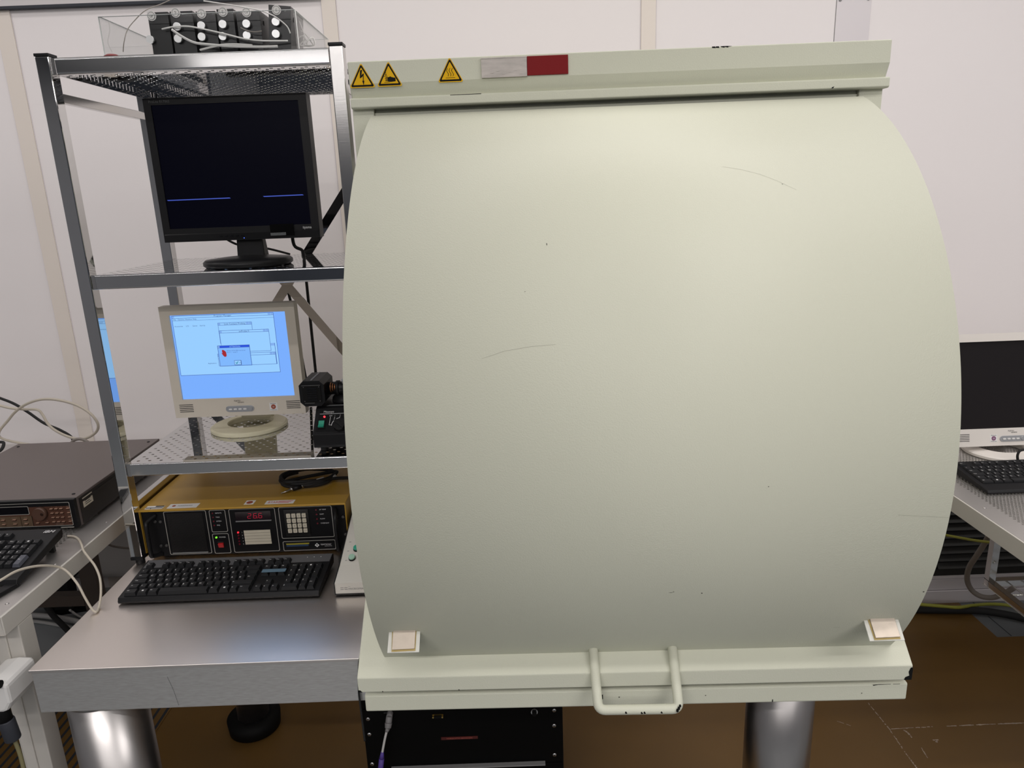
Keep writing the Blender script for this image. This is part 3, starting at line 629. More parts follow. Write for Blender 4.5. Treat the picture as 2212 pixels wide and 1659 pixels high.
beige_monitor('beige monitor with a lit blue screen on the lowest rack shelf', -0.716, 1.800, 1.1625, 1.4565, Z3, True, 0.088, BEIGE, BEIGEL, RSTICK, 1.885, 'a')

# ------------------------------------------------------------------ keyboards
ROWS = [  # (legend, width) of the main block, number row downwards, German layout
    [('^', 1)] + [(c, 1) for c in '1234567890ß´'] + [('<-', 2)],
    [('Tab', 1.5)] + [(c, 1) for c in 'QWERTZUIOPÜ+'] + [('', 1.5)],
    [('Cap', 1.75)] + [(c, 1) for c in 'ASDFGHJKLÖÄ#'] + [('Ent', 1.25)],
    [('Sh', 1.25)] + [(c, 1) for c in '<YXCVBNM,.-'] + [('Sh', 2.75)],
    [('Ctl', 1.5), ('*', 1.25), ('Alt', 1.25), ('', 6.0), ('Gr', 1.25), ('*', 1.25), ('=', 1.0), ('Ctl', 1.5)]]
def keyboard(label, x0, y0, z0, width, depth, hf, hb, palm=0.0, gap=0.009, thin=0.006, brand=None, xmin=None, xmax=None, strip=True, lowprofile=False, rear=0.012, extra=None):
    """front-left-bottom corner x0, y0, z0; hf / hb heights of the top face at front and back"""
    t = thing('keyboard', label, 'keyboard', (x0 + width / 2, y0 + depth / 2, z0))
    org = ORG[t]; tilt = math.atan2(hb - hf, depth); U = 0.01905
    def zt(y): return z0 + hf + (hb - hf) * (y - y0) / depth
    m = MB(); fl = 0.003
    m.prismx([(y0 + 0.001, z0 + fl), (y0, z0 + hf * .5), (y0 + 0.004, z0 + hf), (y0 + depth, z0 + hb), (y0 + depth, z0 + hb - 0.014), (y0 + depth - 0.004, max(z0 + fl, z0 + hb - 0.022))], x0, x0 + width)
    if strip:
        yb = y0 + depth; m.quad((x0 + 0.004, yb - 0.034, zt(yb - 0.034) + 0.0006), (x0 + width - 0.002, yb - 0.034, zt(yb - 0.034) + 0.0006), (x0 + width - 0.002, yb - 0.001, zt(yb) + 0.0006), (x0 + 0.004, yb - 0.001, zt(yb) + 0.0006), 1)
        for k in range(3): m.cyl((x0 + width - 0.060 + k * 0.0165, yb - 0.013, zt(yb - 0.013)), (x0 + width - 0.060 + k * 0.0165, yb - 0.013, zt(yb - 0.013) + 0.0012), 0.0012, n=8, mi=2)
    if extra: extra(m, zt)
    case = m.build('case', [BLACK, mat('keyboard_grey_strip', (0.10, 0.10, 0.105), 0.42), LEGEND], t, 0.0018)
    for fx in (x0 + 0.03, x0 + width - 0.03):
        for fy in (y0 + 0.015, y0 + depth - 0.015): MB().box(fx - 0.012, fx + 0.012, fy - 0.004, fy + 0.004, z0, (z0 + fl + 0.002) if fy < y0 + 0.05 else max(z0 + fl + .002, z0 + hb - 0.020)).build('foot', RUBBER, t)
    kx = x0 + (width - 22.7 * U) / 2
    def key(name, legend, u, r, w=1.0, hgt=1.0, km=KEYM):
        cx, wx = kx + (u + w / 2) * U, w * U; cy = y0 + palm + thin + (r + hgt / 2) * U * PY_
        if (xmin is not None and cx < xmin) or (xmax is not None and cx > xmax): return
        m = MB(); h = 0.0075 if not lowprofile else 0.004
        hy = hgt * U * PY_ / 2
        ts = 0.0022 if not lowprofile else 0.001
        m.frustum((0, 0, 0), wx / 2 - 0.0008, hy - 0.0007, wx / 2 - ts - 0.0012, hy - ts - 0.0004, h, dy=0.0008)
        if legend and legend not in ('*',): m.text(legend, 0.0062 if len(legend) == 1 else 0.0042, (-wx / 2 + 0.0042, -0.0012 + (0.002 if len(legend) > 1 else 0), h), UX, UY, 1, lift=0.0002)
        elif legend == '*': m.box(-0.002, 0.002, -0.001, 0.003, h, h + 0.0002, 1)
        o = m.build(name, [km, LEGEND], None, 0.0)
        o.parent = t; o.location = Vector((cx, cy, zt(cy) + 0.0004)) - org; o.rotation_euler = (tilt, 0, 0)
    PY_ = min(1.0, (depth - palm - thin - gap - rear) / (6 * U))
    for ri, row in enumerate(ROWS):
        u = 0.0
        for lg, w in row:
            nm = 'spacebar' if w == 6.0 else 'shift_key' if lg == 'Sh' else 'modifier_key' if ri == 4 else 'letter_key' if len(lg) == 1 and lg.isalpha() and ri else 'number_key' if ri == 0 else 'key'
            key(nm, lg, u, 4 - ri, w); u += w
    fr = 5 + gap / (U * PY_)
    key('escape_key', 'Esc', 0, fr)
    for k in range(12): key('function_key', 'F%d' % (k + 1), 2 + k + 0.5 * (k // 4), fr)
    for k in range(3):
        key('navigation_key', ('Dr', 'Ro', 'Pa')[k], 15.35 + k, fr)
        key('navigation_key', ('Ein', 'Pos', 'Up')[k], 15.35 + k, 4); key('navigation_key', ('Ent', 'End', 'Dn')[k], 15.35 + k, 3)
        key('arrow_key', ('<', 'v', '>')[k], 15.35 + k, 0)
    key('arrow_key', '^', 16.35, 1)
    for k in range(4): key('numpad_key', ('Num', '/', '*', '-')[k], 18.7 + k, 4)
    for r in range(3):
        for k in range(3): key('numpad_key', str(7 - 3 * r + k), 18.7 + k, 3 - r)
    key('numpad_key', '0', 18.7, 0, 2); key('numpad_key', ',', 20.7, 0)
    key('numpad_key', '+', 21.7, 2, 1, 2); key('numpad_key', 'Ent', 21.7, 0, 1, 2, KEYG if brand else KEYM)
    return t, zt
def bluelab(m, zt):
    xs, y = -0.908 + 0.0115 + 15.45 * 0.01905, 1.487
    m.box(xs, xs + 0.052, y, y + 0.007, zt(y) + 0.0005, zt(y) + 0.0095, 3)
kb, zt1 = keyboard('black keyboard with white legends lying on the steel table below yellow unit', -0.908, 1.437, T + 0.0002, 0.4545, 0.150, 0.016, 0.030, gap=0.008, thin=0.007, rear=0.013)
MB().prism(rrect(0.056, 0.0125, 0.001, 2), (-0.575, 1.5105, zt1(1.5105) + 0.0088), UX, Vector((0, 0.995, 0.093)), Vector((0, -0.093, 0.995)), 0.0004).build('blue_label', mat('blue_label', (0.10, 0.17, 0.23), 0.5), kb)
LD = 0.91; RD = 0.94
def ibm(m, zt):
    y = 1.5585; m.text('IBM', 0.0125, (-1.128, y - 0.002, zt(y) + 0.0012), UX, Vector((0, 0.95, 0.22)), 2, shear=0.25, sx=1.3, lift=0.0003)
keyboard('black keyboard with a grey enter key lying on the left bench', -1.092 - 0.465, 1.397, LD + 0.0014, 0.465, 0.178, 0.018, 0.054, palm=0.034, gap=0.009, thin=0.006, brand='x', xmin=-1.50, strip=False, extra=ibm, rear=0.020)
keyboard('flat black keyboard lying on the right bench before the beige monitor', 1.160, 1.614, RD + 0.0014, 0.455, 0.160, 0.011, 0.026, palm=0.034, gap=0.006, thin=0.004, lowprofile=True, strip=False, rear=0.012)

# ------------------------------------------------------------------ mustard temperature controller
yc = thing('temperature_controller', 'mustard yellow temperature controller with black front panel under the rack shelves', 'instrument', (-0.683, 1.82, T))
YF = 1.648; yz0, yz1 = T + 0.012, 0.974; yx0, yx1 = -0.942, -0.4255
m = MB(); th = 0.003
m.box(yx0, yx1, 1.640, 2.03, yz1 - th, yz1).box(yx0, yx0 + th, 1.640, 2.03, yz0, yz1 - th).box(yx1 - th, yx1, 1.640, 2.03, yz0, yz1 - th)
m.box(yx0 + th, yx1 - th, 1.66, 2.03, yz0, yz0 + th).box(yx0 + th, yx1 - th, 2.02, 2.027, yz0 + th, yz1 - th)
m.build('case', YELLOW, yc, 0.002)
pn = MB().box(yx0 + th, yx1 - th, YF, YF + 0.004, yz0 - 0.004, yz1 - th).build('front_panel', PANELB, yc)
for x in (-0.90, -0.46):
    for y in (1.675, 1.98): MB().cyl((x, y, T), (x, y, yz0), 0.013, 0.011).build('foot', RUBBER, yc)
def outline(m, x0, x1, z0, z1, w=0.0016, r=0.004):
    cx, cz = (x0 + x1) / 2, (z0 + z1) / 2; a = rrect(x1 - x0, z1 - z0, r); b = rrect(x1 - x0 - 2 * w, z1 - z0 - 2 * w, r - w * .6); n = len(a)
    for i in range(n):
        j = (i + 1) % n; m.add([(cx + a[i][0], YF - 0.0006, cz + a[i][1]), (cx + a[j][0], YF - 0.0006, cz + a[j][1]), (cx + b[j][0], YF - 0.0006, cz + b[j][1]), (cx + b[i][0], YF - 0.0006, cz + b[i][1])], [(0, 1, 2, 3)])
m = MB()
for f in ((-0.8835, -0.777, 0.8465, 0.9655), (-0.7695, -0.7285, 0.9045, 0.9650), (-0.7705, -0.7285, 0.8450, 0.9005), (-0.7205, -0.6045, 0.8460, 0.9655), (-0.5960, -0.4625, 0.8795, 0.9655), (-0.5955, -0.4620, 0.8450, 0.8720)): outline(m, *f)
m.build('outlines', LINE, pn)
m = MB(); nm = 34
for k in range(nm): m.box(-0.8745 + k * 0.0026, -0.8732 + k * 0.0026, YF - 0.0018, YF - 0.0006, 0.8525, 0.960)
for k in range(40): m.box(-0.876, -0.786, YF - 0.0012, YF - 0.0004, 0.8525 + k * 0.0027, 0.8538 + k * 0.0027)
m.box(-0.876, -0.786, YF - 0.003, YF - 0.0002, 0.8505, 0.8525, 1)
m.build('fan_grille', [mat('mesh_grey', (0.014, 0.013, 0.013), 0.5), GREYP], pn)
LEDOFF = mat('unlit_led', (0.14, 0.01, 0.02), 0.3); LEDON = em('lit_led', (1.0, 0.03, 0.05), 1.2); LEDG = em('green_led', (0.25, 0.95, 0.05), 1.0)
def led(x, z, m_, r=0.0019): MB().cyl((x, YF, z), (x, YF - 0.002, z), r, n=12).build('indicator_light', m_, pn)
tm = MB()
for s_, z in (('REMOTE', .9565), ('TALK', .9455), ('LISTEN', .9345), ('SRQ', .9235)):
    led(-0.7605, z, LEDOFF); tm.text(s_, 0.0042, (-0.7545, YF - 0.0002, z - 0.0016), UX, UZ)
led(-0.7605, 0.8900, LEDG, 0.0025); tm.text('POWER', 0.0048, (-0.7535, YF - 0.0002, 0.8885), UX, UZ)
for s_, z in (('AT TEMP', .9555), ('SHIFT', .9430), ('FLOW', .9305), ('OVERHEAT', .9185)):
    led(-0.5015, z, LEDOFF, 0.0021); tm.text(s_, 0.0043, (-0.494, YF - 0.0002, z - 0.0016), UX, UZ)
for k in range(5):
    led(-0.7040, 0.9015 - k * 0.0080, LEDON if k == 0 else LEDOFF, 0.0023); tm.text('12345'[k], 0.0046, (-0.6955, YF - 0.0002, 0.8995 - k * 0.0080), UX, UZ)
tm.text('TEMPTRONIC', 0.0056, (-0.5005, YF - 0.0002, 0.8575), UX, UZ, sx=0.80); tm.text('CORPORATION', 0.0026, (-0.4905, YF - 0.0002, 0.8540), UX, UZ)
tm.build('lettering', LEGEND, pn)
m = MB().box(-0.7600, -0.7445, YF - 0.0010, YF, 0.8755, 0.8775, 1).prismx([(YF, .8620), (YF - .003, .8625), (YF - .006, .8740), (YF, .8745)], -0.7575, -0.7445)
m.build('power_switch', [RED, mat('dark_bezel', (0.025, 0.025, 0.025), 0.5)], pn, 0.0006)
m = MB().box(-0.7050, -0.6160, YF - 0.004, YF, 0.9315, 0.9335, 1).box(-0.7050, -0.6160, YF - 0.0015, YF, 0.9335, 0.9575)
def seg7(m, ch, x, z, w, h, mi):
    t_ = w * 0.11; S7 = {'2': 'abged', '6': 'afgedc'}[ch]; sk = 0.13 * h
    def bar(p, q):
        (ax, az), (bx, bz) = p, q; A = Vector((x + ax + sk * (az / h), YF - 0.0018, z + az)); B = Vector((x + bx + sk * (bz / h), YF - 0.0018, z + bz))
        d = (B - A).normalized(); n = Vector((-d.z, 0, d.x)) * t_ / 2; A = A + d * t_ * .6; B = B - d * t_ * .6; m.quad(A - n, B - n, B + n, A + n, mi)
    P = {'a': ((0, h), (w, h)), 'b': ((w, h), (w, h / 2)), 'c': ((w, h / 2), (w, 0)), 'd': ((0, 0), (w, 0)), 'e': ((0, h / 2), (0, 0)), 'f': ((0, h), (0, h / 2)), 'g': ((0, h / 2), (w, h / 2))}
    for c in S7: bar(*P[c])
for ch, x in (('2', -0.6745), ('6', -0.6600), ('6', -0.6470)): seg7(m, ch, x, 0.9395, 0.0080, 0.0125, 2)
m.quad((-0.6508, YF - 0.0018, 0.9390), (-0.6496, YF - 0.0018, 0.9390), (-0.6496, YF - 0.0018, 0.9402), (-0.6508, YF - 0.0018, 0.9402), 2)
m.build('display', [mat('display_window', (0.012, 0.007, 0.010), 0.15), GREYP, em('red_digits', (0.48, 0.012, 0.04), 1.0)], pn)
m = MB().box(-0.5835, -0.5215, YF - 0.002, YF, 0.8860, 0.9580); kp = m.build('keypad', mat('keypad_plate', (0.010, 0.010, 0.010), 0.35), pn, 0.001)
for r in range(4):
    for c in range(4):
        lg = ('1', '2', '3', 'SET', '4', '5', '6', 'CLR', '7', '8', '9', '0', 'S', '0', 'CYC', 'RUN')[r * 4 + c]; x, z = -0.5718 + c * 0.0129, 0.9430 - r * 0.0137
        m = MB().prism(rrect(0.0100, 0.0108, 0.0012, 2), (x, YF - 0.002, z), UX, UZ, FY, 0.0026)
        m.text(lg, 0.0052 if len(lg) == 1 else 0.003, (x, YF - 0.0046, z - 0.0018), UX, UZ, 1, 'CENTER', lift=0.0002); m.build('keypad_key', [CREAM, DARKP], kp)
m = MB()
for k in range(5): m.box(-0.6895, -0.6230, YF - 0.0012, YF, 0.8990 - k * 0.0079, 0.9060 - k * 0.0079)
m.build('write_on_strips', CREAM, pn)
m = MB().quad((-0.587, YF - .0005, .8620), (-0.529, YF - .0005, .8620), (-0.529, YF - .0005, .8655), (-0.587, YF - .0005, .8650), 0)
m.quad((-0.587, YF - .0005, .8565), (-0.531, YF - .0005, .8565), (-0.531, YF - .0005, .8615), (-0.587, YF - .0005, .8615), 1)
m.quad((-0.589, YF - .0004, .866), (-0.526, YF - .0004, .866), (-0.526, YF - .0004, .868), (-0.589, YF - .0004, .868), 2)
m.add([(-0.5155, YF - .0005, .8580), (-0.5095, YF - .0005, .8525), (-0.5035, YF - .0005, .8580), (-0.5095, YF - .0005, .8640)], [(0, 1, 2, 3)], 3)
m.add([(-0.5103, YF - .0008, .856), (-0.5087, YF - .0008, .856), (-0.5080, YF - .0008, .8612), (-0.511, YF - .0008, .8612)], [(0, 1, 2, 3)], 4)
m.build('maker_plate', [mat('yellow_strip', (0.42, 0.36, 0.03), 0.5), mat('blue_strip', (0.02, 0.05, 0.12), 0.5), mat('plate_dark', (0.03, 0.028, 0.022), 0.5), LEGEND, PANELB], pn)
for x in (-0.9155, -0.4490):
    MB().tube([(x + (0.012 if x < -.6 else -.006), YF, 0.957), (x, YF - 0.020, 0.948), (x, YF - 0.030, 0.935), (x, YF - 0.030, 0.868), (x, YF - 0.022, 0.856), (x + (0.012 if x < -.6 else -.006), YF, 0.850)], 0.0052, n=12).build('handle', BLACK, yc)
for x, z in ((-0.9065, .9395), (-0.8935, .9390), (-0.9025, .8725), (-0.8885, .8735), (-0.4360, .9340), (-0.4340, .8860)):
    MB().cyl((x, YF, z), (x, YF - 0.003, z), 0.0042, 0.0034, n=14).build('screw', mat('dark_screw', (0.12, 0.12, 0.12), 0.35, 0.8), pn)
def topsticker(name, x0, x1, y0, y1, draw, sk=0.0):
    m = MB().box(x0, x1, y0, y1, yz1, yz1 + 0.0004); draw(m, yz1 + 0.0004)
    m.build(name, [WHITEP, DARKP, REDP, RSTICK], yc)
topsticker('inventory_sticker', -0.928, -0.884, 1.6465, 1.665, lambda m, z: m.box(-0.927, -0.885, 1.6505, 1.6545, z, z + .0002, 1).box(-0.906, -0.885, 1.658, 1.6645, z, z + .0002, 1).box(-0.914, -0.9125, 1.647, 1.651, z, z + .0002, 1))
topsticker('calibration_sticker', -0.873, -0.7985, 1.6465, 1.672, lambda m, z: m.cyl((-0.860, 1.660, z), (-0.860, 1.660, z + .0002), 0.0045, n=14, mi=3).text('FORSCHUNG', 0.0062, (-0.850, 1.657, z), UX, UY, 1))
topsticker('inspection_sticker', -0.6825, -0.659, 1.653, 1.677, lambda m, z: m.cyl((-0.671, 1.6645, z), (-0.671, 1.6645, z + .0002), 0.0080, n=20, mi=3))
topsticker('red_print_sticker', -0.6295, -0.5575, 1.6495, 1.671, lambda m, z: m.text('BTAB', 0.014, (-0.6235, 1.655, z), UX, UY, 2, sx=0.75).box(-0.598, -0.562, 1.664, 1.666, z, z + .0002, 2).box(-0.598, -0.565, 1.659, 1.661, z, z + .0002, 2).box(-0.598, -0.570, 1.654, 1.656, z, z + .0002, 2))
# coiled lead with spade connector on top
cl = thing('coiled_cable', 'coiled black lead with a silver plug lying on the yellow unit', 'cable', (-0.56, 1.79, yz1))
pts = []
for k in range(44):
    a = 2 * math.pi * k / 16 + 2.2; rr = 1 + 0.04 * math.sin(k * 1.7)
    pts.append((-0.558 + 0.070 * rr * math.cos(a), 1.795 + 0.060 * rr * math.sin(a), yz1 + 0.006 + 0.0045 * (k / 16)))
pts += [(-0.60, 1.742, yz1 + 0.022), (-0.55, 1.745, yz1 + 0.019), (-0.48, 1.775, yz1 + 0.012), (-0.43, 1.785, yz1 + 0.008), (-0.405, 1.79, yz1 + 0.008)]
MB().tube(pts, 0.0045, n=10).build('lead', RUBBER, cl)
MB().tube([(-0.486, 1.805, yz1 + 0.012), (-0.50, 1.765, yz1 + 0.014), (-0.53, 1.745, yz1 + 0.016), (-0.548, 1.742, yz1 + 0.012)], 0.0042, n=10).build('lead', RUBBER, cl)
a, b = Vector((-0.578, 1.722, yz1 + 0.009)), Vector((-0.548, 1.741, yz1 + 0.012)); d = (a - b).normalized()
MB().cyl(a, a + d * -0.022, 0.0065, n=16).build('plug_body', BLACK, cl)
m = MB().cyl(a - d * 0.022, a - d * 0.034, 0.0062, n=16).cyl(a - d * 0.034, a - d * 0.052, 0.0024, n=10)
s_ = Vector((-d.y, d.x, 0)) * 0.0035
m.cyl(a, a + d * 0.006, 0.005, n=12).cyl(a + d * 0.004 + s_, a + d * 0.030 + s_, 0.0017, n=8).cyl(a + d * 0.004 - s_, a + d * 0.030 - s_ + Vector((0, 0, -0.004)), 0.0017, n=8)
m.build('plug_tip', ALU, cl)
for p in ((-0.523, 1.752, yz1 + 0.0155), (-0.496, 1.771, yz1 + 0.0135)):
    MB().cyl(p, (p[0] + 0.016, p[1] + 0.012, p[2] + .001), 0.0058, n=10).build('tape_band', WHITEP, cl)

# ------------------------------------------------------------------ white push-button box
wb = thing('push_button_box', 'white sloped control box with green buttons beside the black keyboard', 'control box', (-0.375, 1.55, T))
wx0, wx1 = -0.417, -0.336
body = [(1.441, T + 0.006), (1.441, T + 0.009), (1.441, T + 0.0325), (1.500, T + 0.0455), (1.665, T + 0.100), (1.72, T + 0.100), (1.72, T + 0.006)]
MB().prismx([(1.4405, T + 0.004), (1.4405, T + 0.009), (1.4395, T + 0.009), (1.4395, T + 0.0325), (1.50, T + 0.0472), (1.666, T + 0.1015), (1.721, T + 0.1015), (1.721, T + 0.004)], wx0 - 0.0015, wx0 + 0.0006).build('side_plate', BLACK, wb)
m = MB().prismx(body, wx0 + 0.0006, wx1)
for k in range(3): m.box(wx0 + 0.0105, wx0 + 0.015, 1.512 + k * 0.028, 1.5132 + k * 0.028, T + 0.049 + k * 0.0093, T + 0.0502 + k * 0.0093, 1)
for z in (T + 0.0158, T + 0.0200):
    for k in range(2): m.box(wx0 + 0.0125 + k * 0.009, wx0 + 0.0195 + k * 0.009, 1.4406, 1.441, z, z + 0.0012, 1)
m.text('THE', 0.0025, (wx0 + 0.0305, 1.4409, T + 0.0222), UX, UZ, 1); m.text('MICROMA', 0.0064, (wx0 + 0.0305, 1.4409, T + 0.0152), UX, UZ, 1, sx=1.15)
m.build('housing', [OFFW, GREYP], wb, 0.002)
MB().box(wx0 - 0.001, wx1, 1.4395, 1.721, T + 0.003, T + 0.006).build('bottom_plate', BLACK, wb)
for x in (wx0 + 0.018, wx1 - 0.018):
    for y in (1.455, 1.70): MB().cyl((x, y, T), (x, y, T + 0.003), 0.007).build('foot', RUBBER, wb)
sn = Vector((0, -0.314, 0.949))
for k, (gx, gy) in enumerate(((wx0 + 0.0262, 1.5175), (wx0 + 0.0325, 1.545), (wx0 + 0.0375, 1.574))):
    c = Vector((gx, gy, T + 0.0455 + (gy - 1.500) * 0.3303))
    b_ = MB().cyl(c - sn * .001, c + sn * 0.004, 0.0082, n=24).build('button_collar', BLACK, wb)
    MB().cyl(c + sn * 0.004, c + sn * 0.009, 0.0078, 0.0072, n=24).build('button_cap', mat('green_button_highlight', (0.36, 0.58, 0.46), 0.25) if k == 0 else GREENB, b_, 0.0008)  # first cap is paler: its highlight is put into the colour

# ------------------------------------------------------------------ lamp power unit and lamp house on the lowest shelf
lp = thing('lamp_power_supply', 'black illuminator supply with green rocker switch on the lowest rack shelf', 'power supply', (-0.425, 1.73, Z3))
lx0, lx1 = -0.4915, -0.362
m = MB().prismx([(1.655, Z3 + 0.012), (1.655, Z3 + 0.047), (1.658, Z3 + 0.049), (1.708, Z3 + 0.097), (1.716, Z3 + 0.101), (1.84, Z3 + 0.101), (1.84, Z3 + 0.012)], lx0, lx1)
hs = m.build('housing', [BLACK, GREYP], lp, 0.002)
for x in (lx0 + 0.02, lx1 - 0.02):
    for y in (1.675, 1.82): MB().cyl((x, y, Z3), (x, y, Z3 + 0.012), 0.009).build('foot', RUBBER, lp)
su = Vector((0, 0.721, 0.693)); sn = Vector((0, -0.693, 0.721)); so = Vector((0, 1.658, Z3 + 0.049))
def LP(x, v, h=0.0): return so + su * v + sn * h + UX * x
m = MB().prism([(lx0 + 0.006, 0.004), (lx1 - 0.002, 0.004), (lx1 - 0.002, 0.066), (lx0 + 0.012, 0.066)], so, UX, su, sn, 0.0006).build('control_panel', PANELB, lp)
tm = MB(); tm.text('Mitutoyo', 0.0085, LP(lx0 + 0.021, 0.056), UX, su, lift=0.0009, sx=0.82)
tm.quad(LP(lx0 + 0.012, 0.0525, .0009), LP(lx1 - 0.002, 0.0525, .0009), LP(lx1 - 0.002, 0.0535, .0009), LP(lx0 + 0.012, 0.0535, .0009))
tm.text('OFF', 0.0045, LP(lx0 + 0.036, 0.0455), UX, su, lift=0.0009); tm.text('1', 0.0045, LP(lx0 + 0.049, 0.0455), UX, su, lift=0.0009); tm.text('2', 0.0045, LP(lx0 + 0.062, 0.0465), UX, su, lift=0.0009)
kc = (lx0 + 0.0655, 0.0195)
for a in range(100, 176, 5):
    for aa in (a,):
        p = [(kc[0] + r * math.cos(math.radians(t_)), kc[1] + r * math.sin(math.radians(t_))) for r, t_ in ((.0208, aa), (.0222, aa), (.0222, aa + 5), (.0208, aa + 5))]
        tm.quad(*[LP(x, v, .0009) for x, v in p])
for a0_, b0_ in (((.0395, .0440), (.0380, .0215)), ((.0380, .0215), (.0435, .0215)), ((.0500, .0440), (.0485, .0335)), ((.0630, .0450), (.0622, .0405))):
    A, B = LP(lx0 + a0_[0], a0_[1], .0009), LP(lx0 + b0_[0], b0_[1], .0009); d = (B - A).normalized(); n = d.cross(sn) * 0.0005; tm.quad(A - n, B - n, B + n, A + n)
tm.build('lettering', LEGEND, lp)
c = LP(kc[0], kc[1], 0.0006); m = MB().cyl(c, c + sn * 0.009, 0.0170, 0.0155, n=32); m.obox(c + sn * 0.0115, Vector((.8, 0, 0)) * 0.015 + su * -0.0105, Vector((.55, 0, 0)) * .0035 + su * .0035, sn * 0.0025)
m.build('knob', BLACK, lp, 0.0006)
m = MB().prism(rrect(0.0195, 0.0245, 0.001, 2), LP(lx0 + 0.0195, 0.0230, .0006), UX, su, sn, 0.002)
rb = m.build('switch_frame', BLACKM, lp)
m = MB(); c = LP(lx0 + 0.0195, 0.0230, .0026); P_ = lambda x, v, h: c + UX * x + su * v + sn * h
V = [P_(-.0068, -.009, 0), P_(.0068, -.009, 0), P_(.0068, .009, 0), P_(-.0068, .009, 0), P_(-.0068, -.009, .0055), P_(.0068, -.009, .0055), P_(.0068, -.001, .0022), P_(-.0068, -.001, .0022), P_(.0068, .009, .003), P_(-.0068, .009, .003)]
m.add(V, [(0, 1, 5, 4), (4, 5, 6, 7), (7, 6, 8, 9), (3, 9, 8, 2), (0, 4, 7, 9, 3), (1, 2, 8, 6, 5), (0, 3, 2, 1)])
m.build('rocker_switch', GREENB, rb)
m = MB().cyl(LP(lx0 + 0.0245, 0.0445, .0006), LP(lx0 + 0.0245, 0.0445, .003), 0.0026, n=12).build('indicator_light', em('red_lamp', (1.0, 0.06, 0.08), 1.3), lp)
MB().quad((lx0 + 0.025, 1.714, Z3 + 0.1013), (lx1 - 0.004, 1.714, Z3 + 0.1013), (lx1 - 0.004, 1.722, Z3 + 0.1015), (lx0 + 0.032, 1.722, Z3 + 0.1015)).build('top_trim', SILVERP, lp)
lh = thing('lamp_house', 'black octagonal lamp house with slotted front above the illuminator supply', 'lamp', (-0.42, 1.77, Z3 + 0.1015))
hx0, hx1, hz0, hz1, hy0, hy1 = -0.5255, -0.4635, 1.2095, 1.2745, 1.700, 1.790
c_ = 0.011; octp = [(hx0 + c_, hz0), (hx1 - c_, hz0), (hx1, hz0 + c_), (hx1, hz1 - c_), (hx1 - c_, hz1), (hx0 + c_, hz1), (hx0, hz1 - c_), (hx0, hz0 + c_)]
m = MB().prism(octp, (0, hy0, 0), UX, UZ, UY, hy1 - hy0)
m.box((hx0 + hx1) / 2 - 0.003, (hx0 + hx1) / 2 + 0.002, hy0 + 0.004, hy1, hz1, hz1 + 0.0008, 1)
hb = m.build('housing', [BLACK, GREYP], lh, 0.0015)
m = MB().box(hx0 + 0.008, hx1 - 0.008, hy0 - 0.002, hy0, hz0 + 0.010, hz1 - 0.010).box(hx0 + 0.008, hx1 - 0.008, hy0 - 0.004, hy0 - 0.002, hz1 - 0.0115, hz1 - 0.010, 1).box(hx0 + 0.012, hx0 + 0.036, hy0 - 0.004, hy0 - 0.002, hz0 + 0.0085, hz0 + 0.010, 1)
for k in range(6): m.box(hx0 + 0.020, hx1 - 0.018, hy0 - 0.0036, hy0 - 0.002, hz0 + 0.0155 + k * 0.0059, hz0 + 0.0182 + k * 0.0059, 2)
for x in (hx0 + 0.012, hx1 - 0.012):
    for z in (hz0 + 0.014, hz1 - 0.015): m.cyl((x, hy0 - 0.002, z), (x, hy0 - 0.003, z), 0.0013, n=8, mi=1)
m.build('vent_plate', [BLACKM, mat('edge_grey', (0.09, 0.09, 0.09), 0.4), BLACKG], hb)
m = MB().cyl((hx1, 1.745, 1.243), (hx1 + 0.06, 1.745, 1.243), 0.016, n=24).cyl((hx1 + 0.020, 1.745, 1.243), (hx1 + 0.028, 1.745, 1.243), 0.019, n=24); m.build('adapter_tube', BLACK, lh)
m = MB()
for k in range(3): m.cyl((hx1 + 0.008 + k * 0.005, 1.735, 1.247), (hx1 + 0.010 + k * 0.005, 1.735, 1.247), 0.0125 - 0.002 * k, n=18)
m.build('copper_ring', COPPER, lh)
m = MB().lathe((-0.425, 1.762, Z3 + 0.1015), [(0.036, 0), (0.037, 0.004), (0.034, 0.012), (0.026, 0.020), (0.016, 0.025)], n=32).cyl((-0.425, 1.762, Z3 + 0.12), (-0.425, 1.745, 1.243), 0.012)
m.build('mount', BLACK, lh)
MB().cyl((-0.4195, 1.735, 1.240), (-0.4195, 1.735, 1.264), 0.0045, n=14).cyl((-0.4195, 1.735, 1.2575), (-0.4195, 1.735, 1.2675), 0.0075, n=18).build('thumb_screw', SILVERP, lh)

# ------------------------------------------------------------------ left bench and what stands on it
lb = thing('bench', 'light grey steel bench with perforated top at the left edge', 'table', (-1.62, 1.85, 0))
BX = -1.05
m = MB().box(-2.2, -1.50, 1.285, 2.40, LD - 0.003, LD).box(-1.50, BX - 0.005, 1.285, 1.325, LD - 0.003, LD).box(-1.50, BX - 0.005, 1.78, 2.40, LD - 0.003, LD).box(BX - 0.072, BX - 0.005, 1.325, 1.78, LD - 0.003, LD)
for y in (1.335, 1.50, 1.72, 1.95): m.cyl((BX - 0.024, y, LD), (BX - 0.024, y, LD + 0.0012), 0.0042, 0.002, n=12)
m.perf(-1.50, BX - 0.072, 1.325, 1.78, LD, 0.0098, 0.0074, 0.0039, 0.0029, n=8, stagger=True)
m.build('perforated_top', DESKT, lb)
m = MB().box(BX - 0.004, BX, 1.282, 2.40, LD - 0.042, LD + 0.0005).box(-2.2, BX - 0.004, 1.282, 1.286, LD - 0.042, LD + 0.0005).box(-2.2, BX - 0.004, 1.286, 2.40, LD - 0.042, LD - 0.038)
m.build('apron', DESKW, lb, 0.0012)
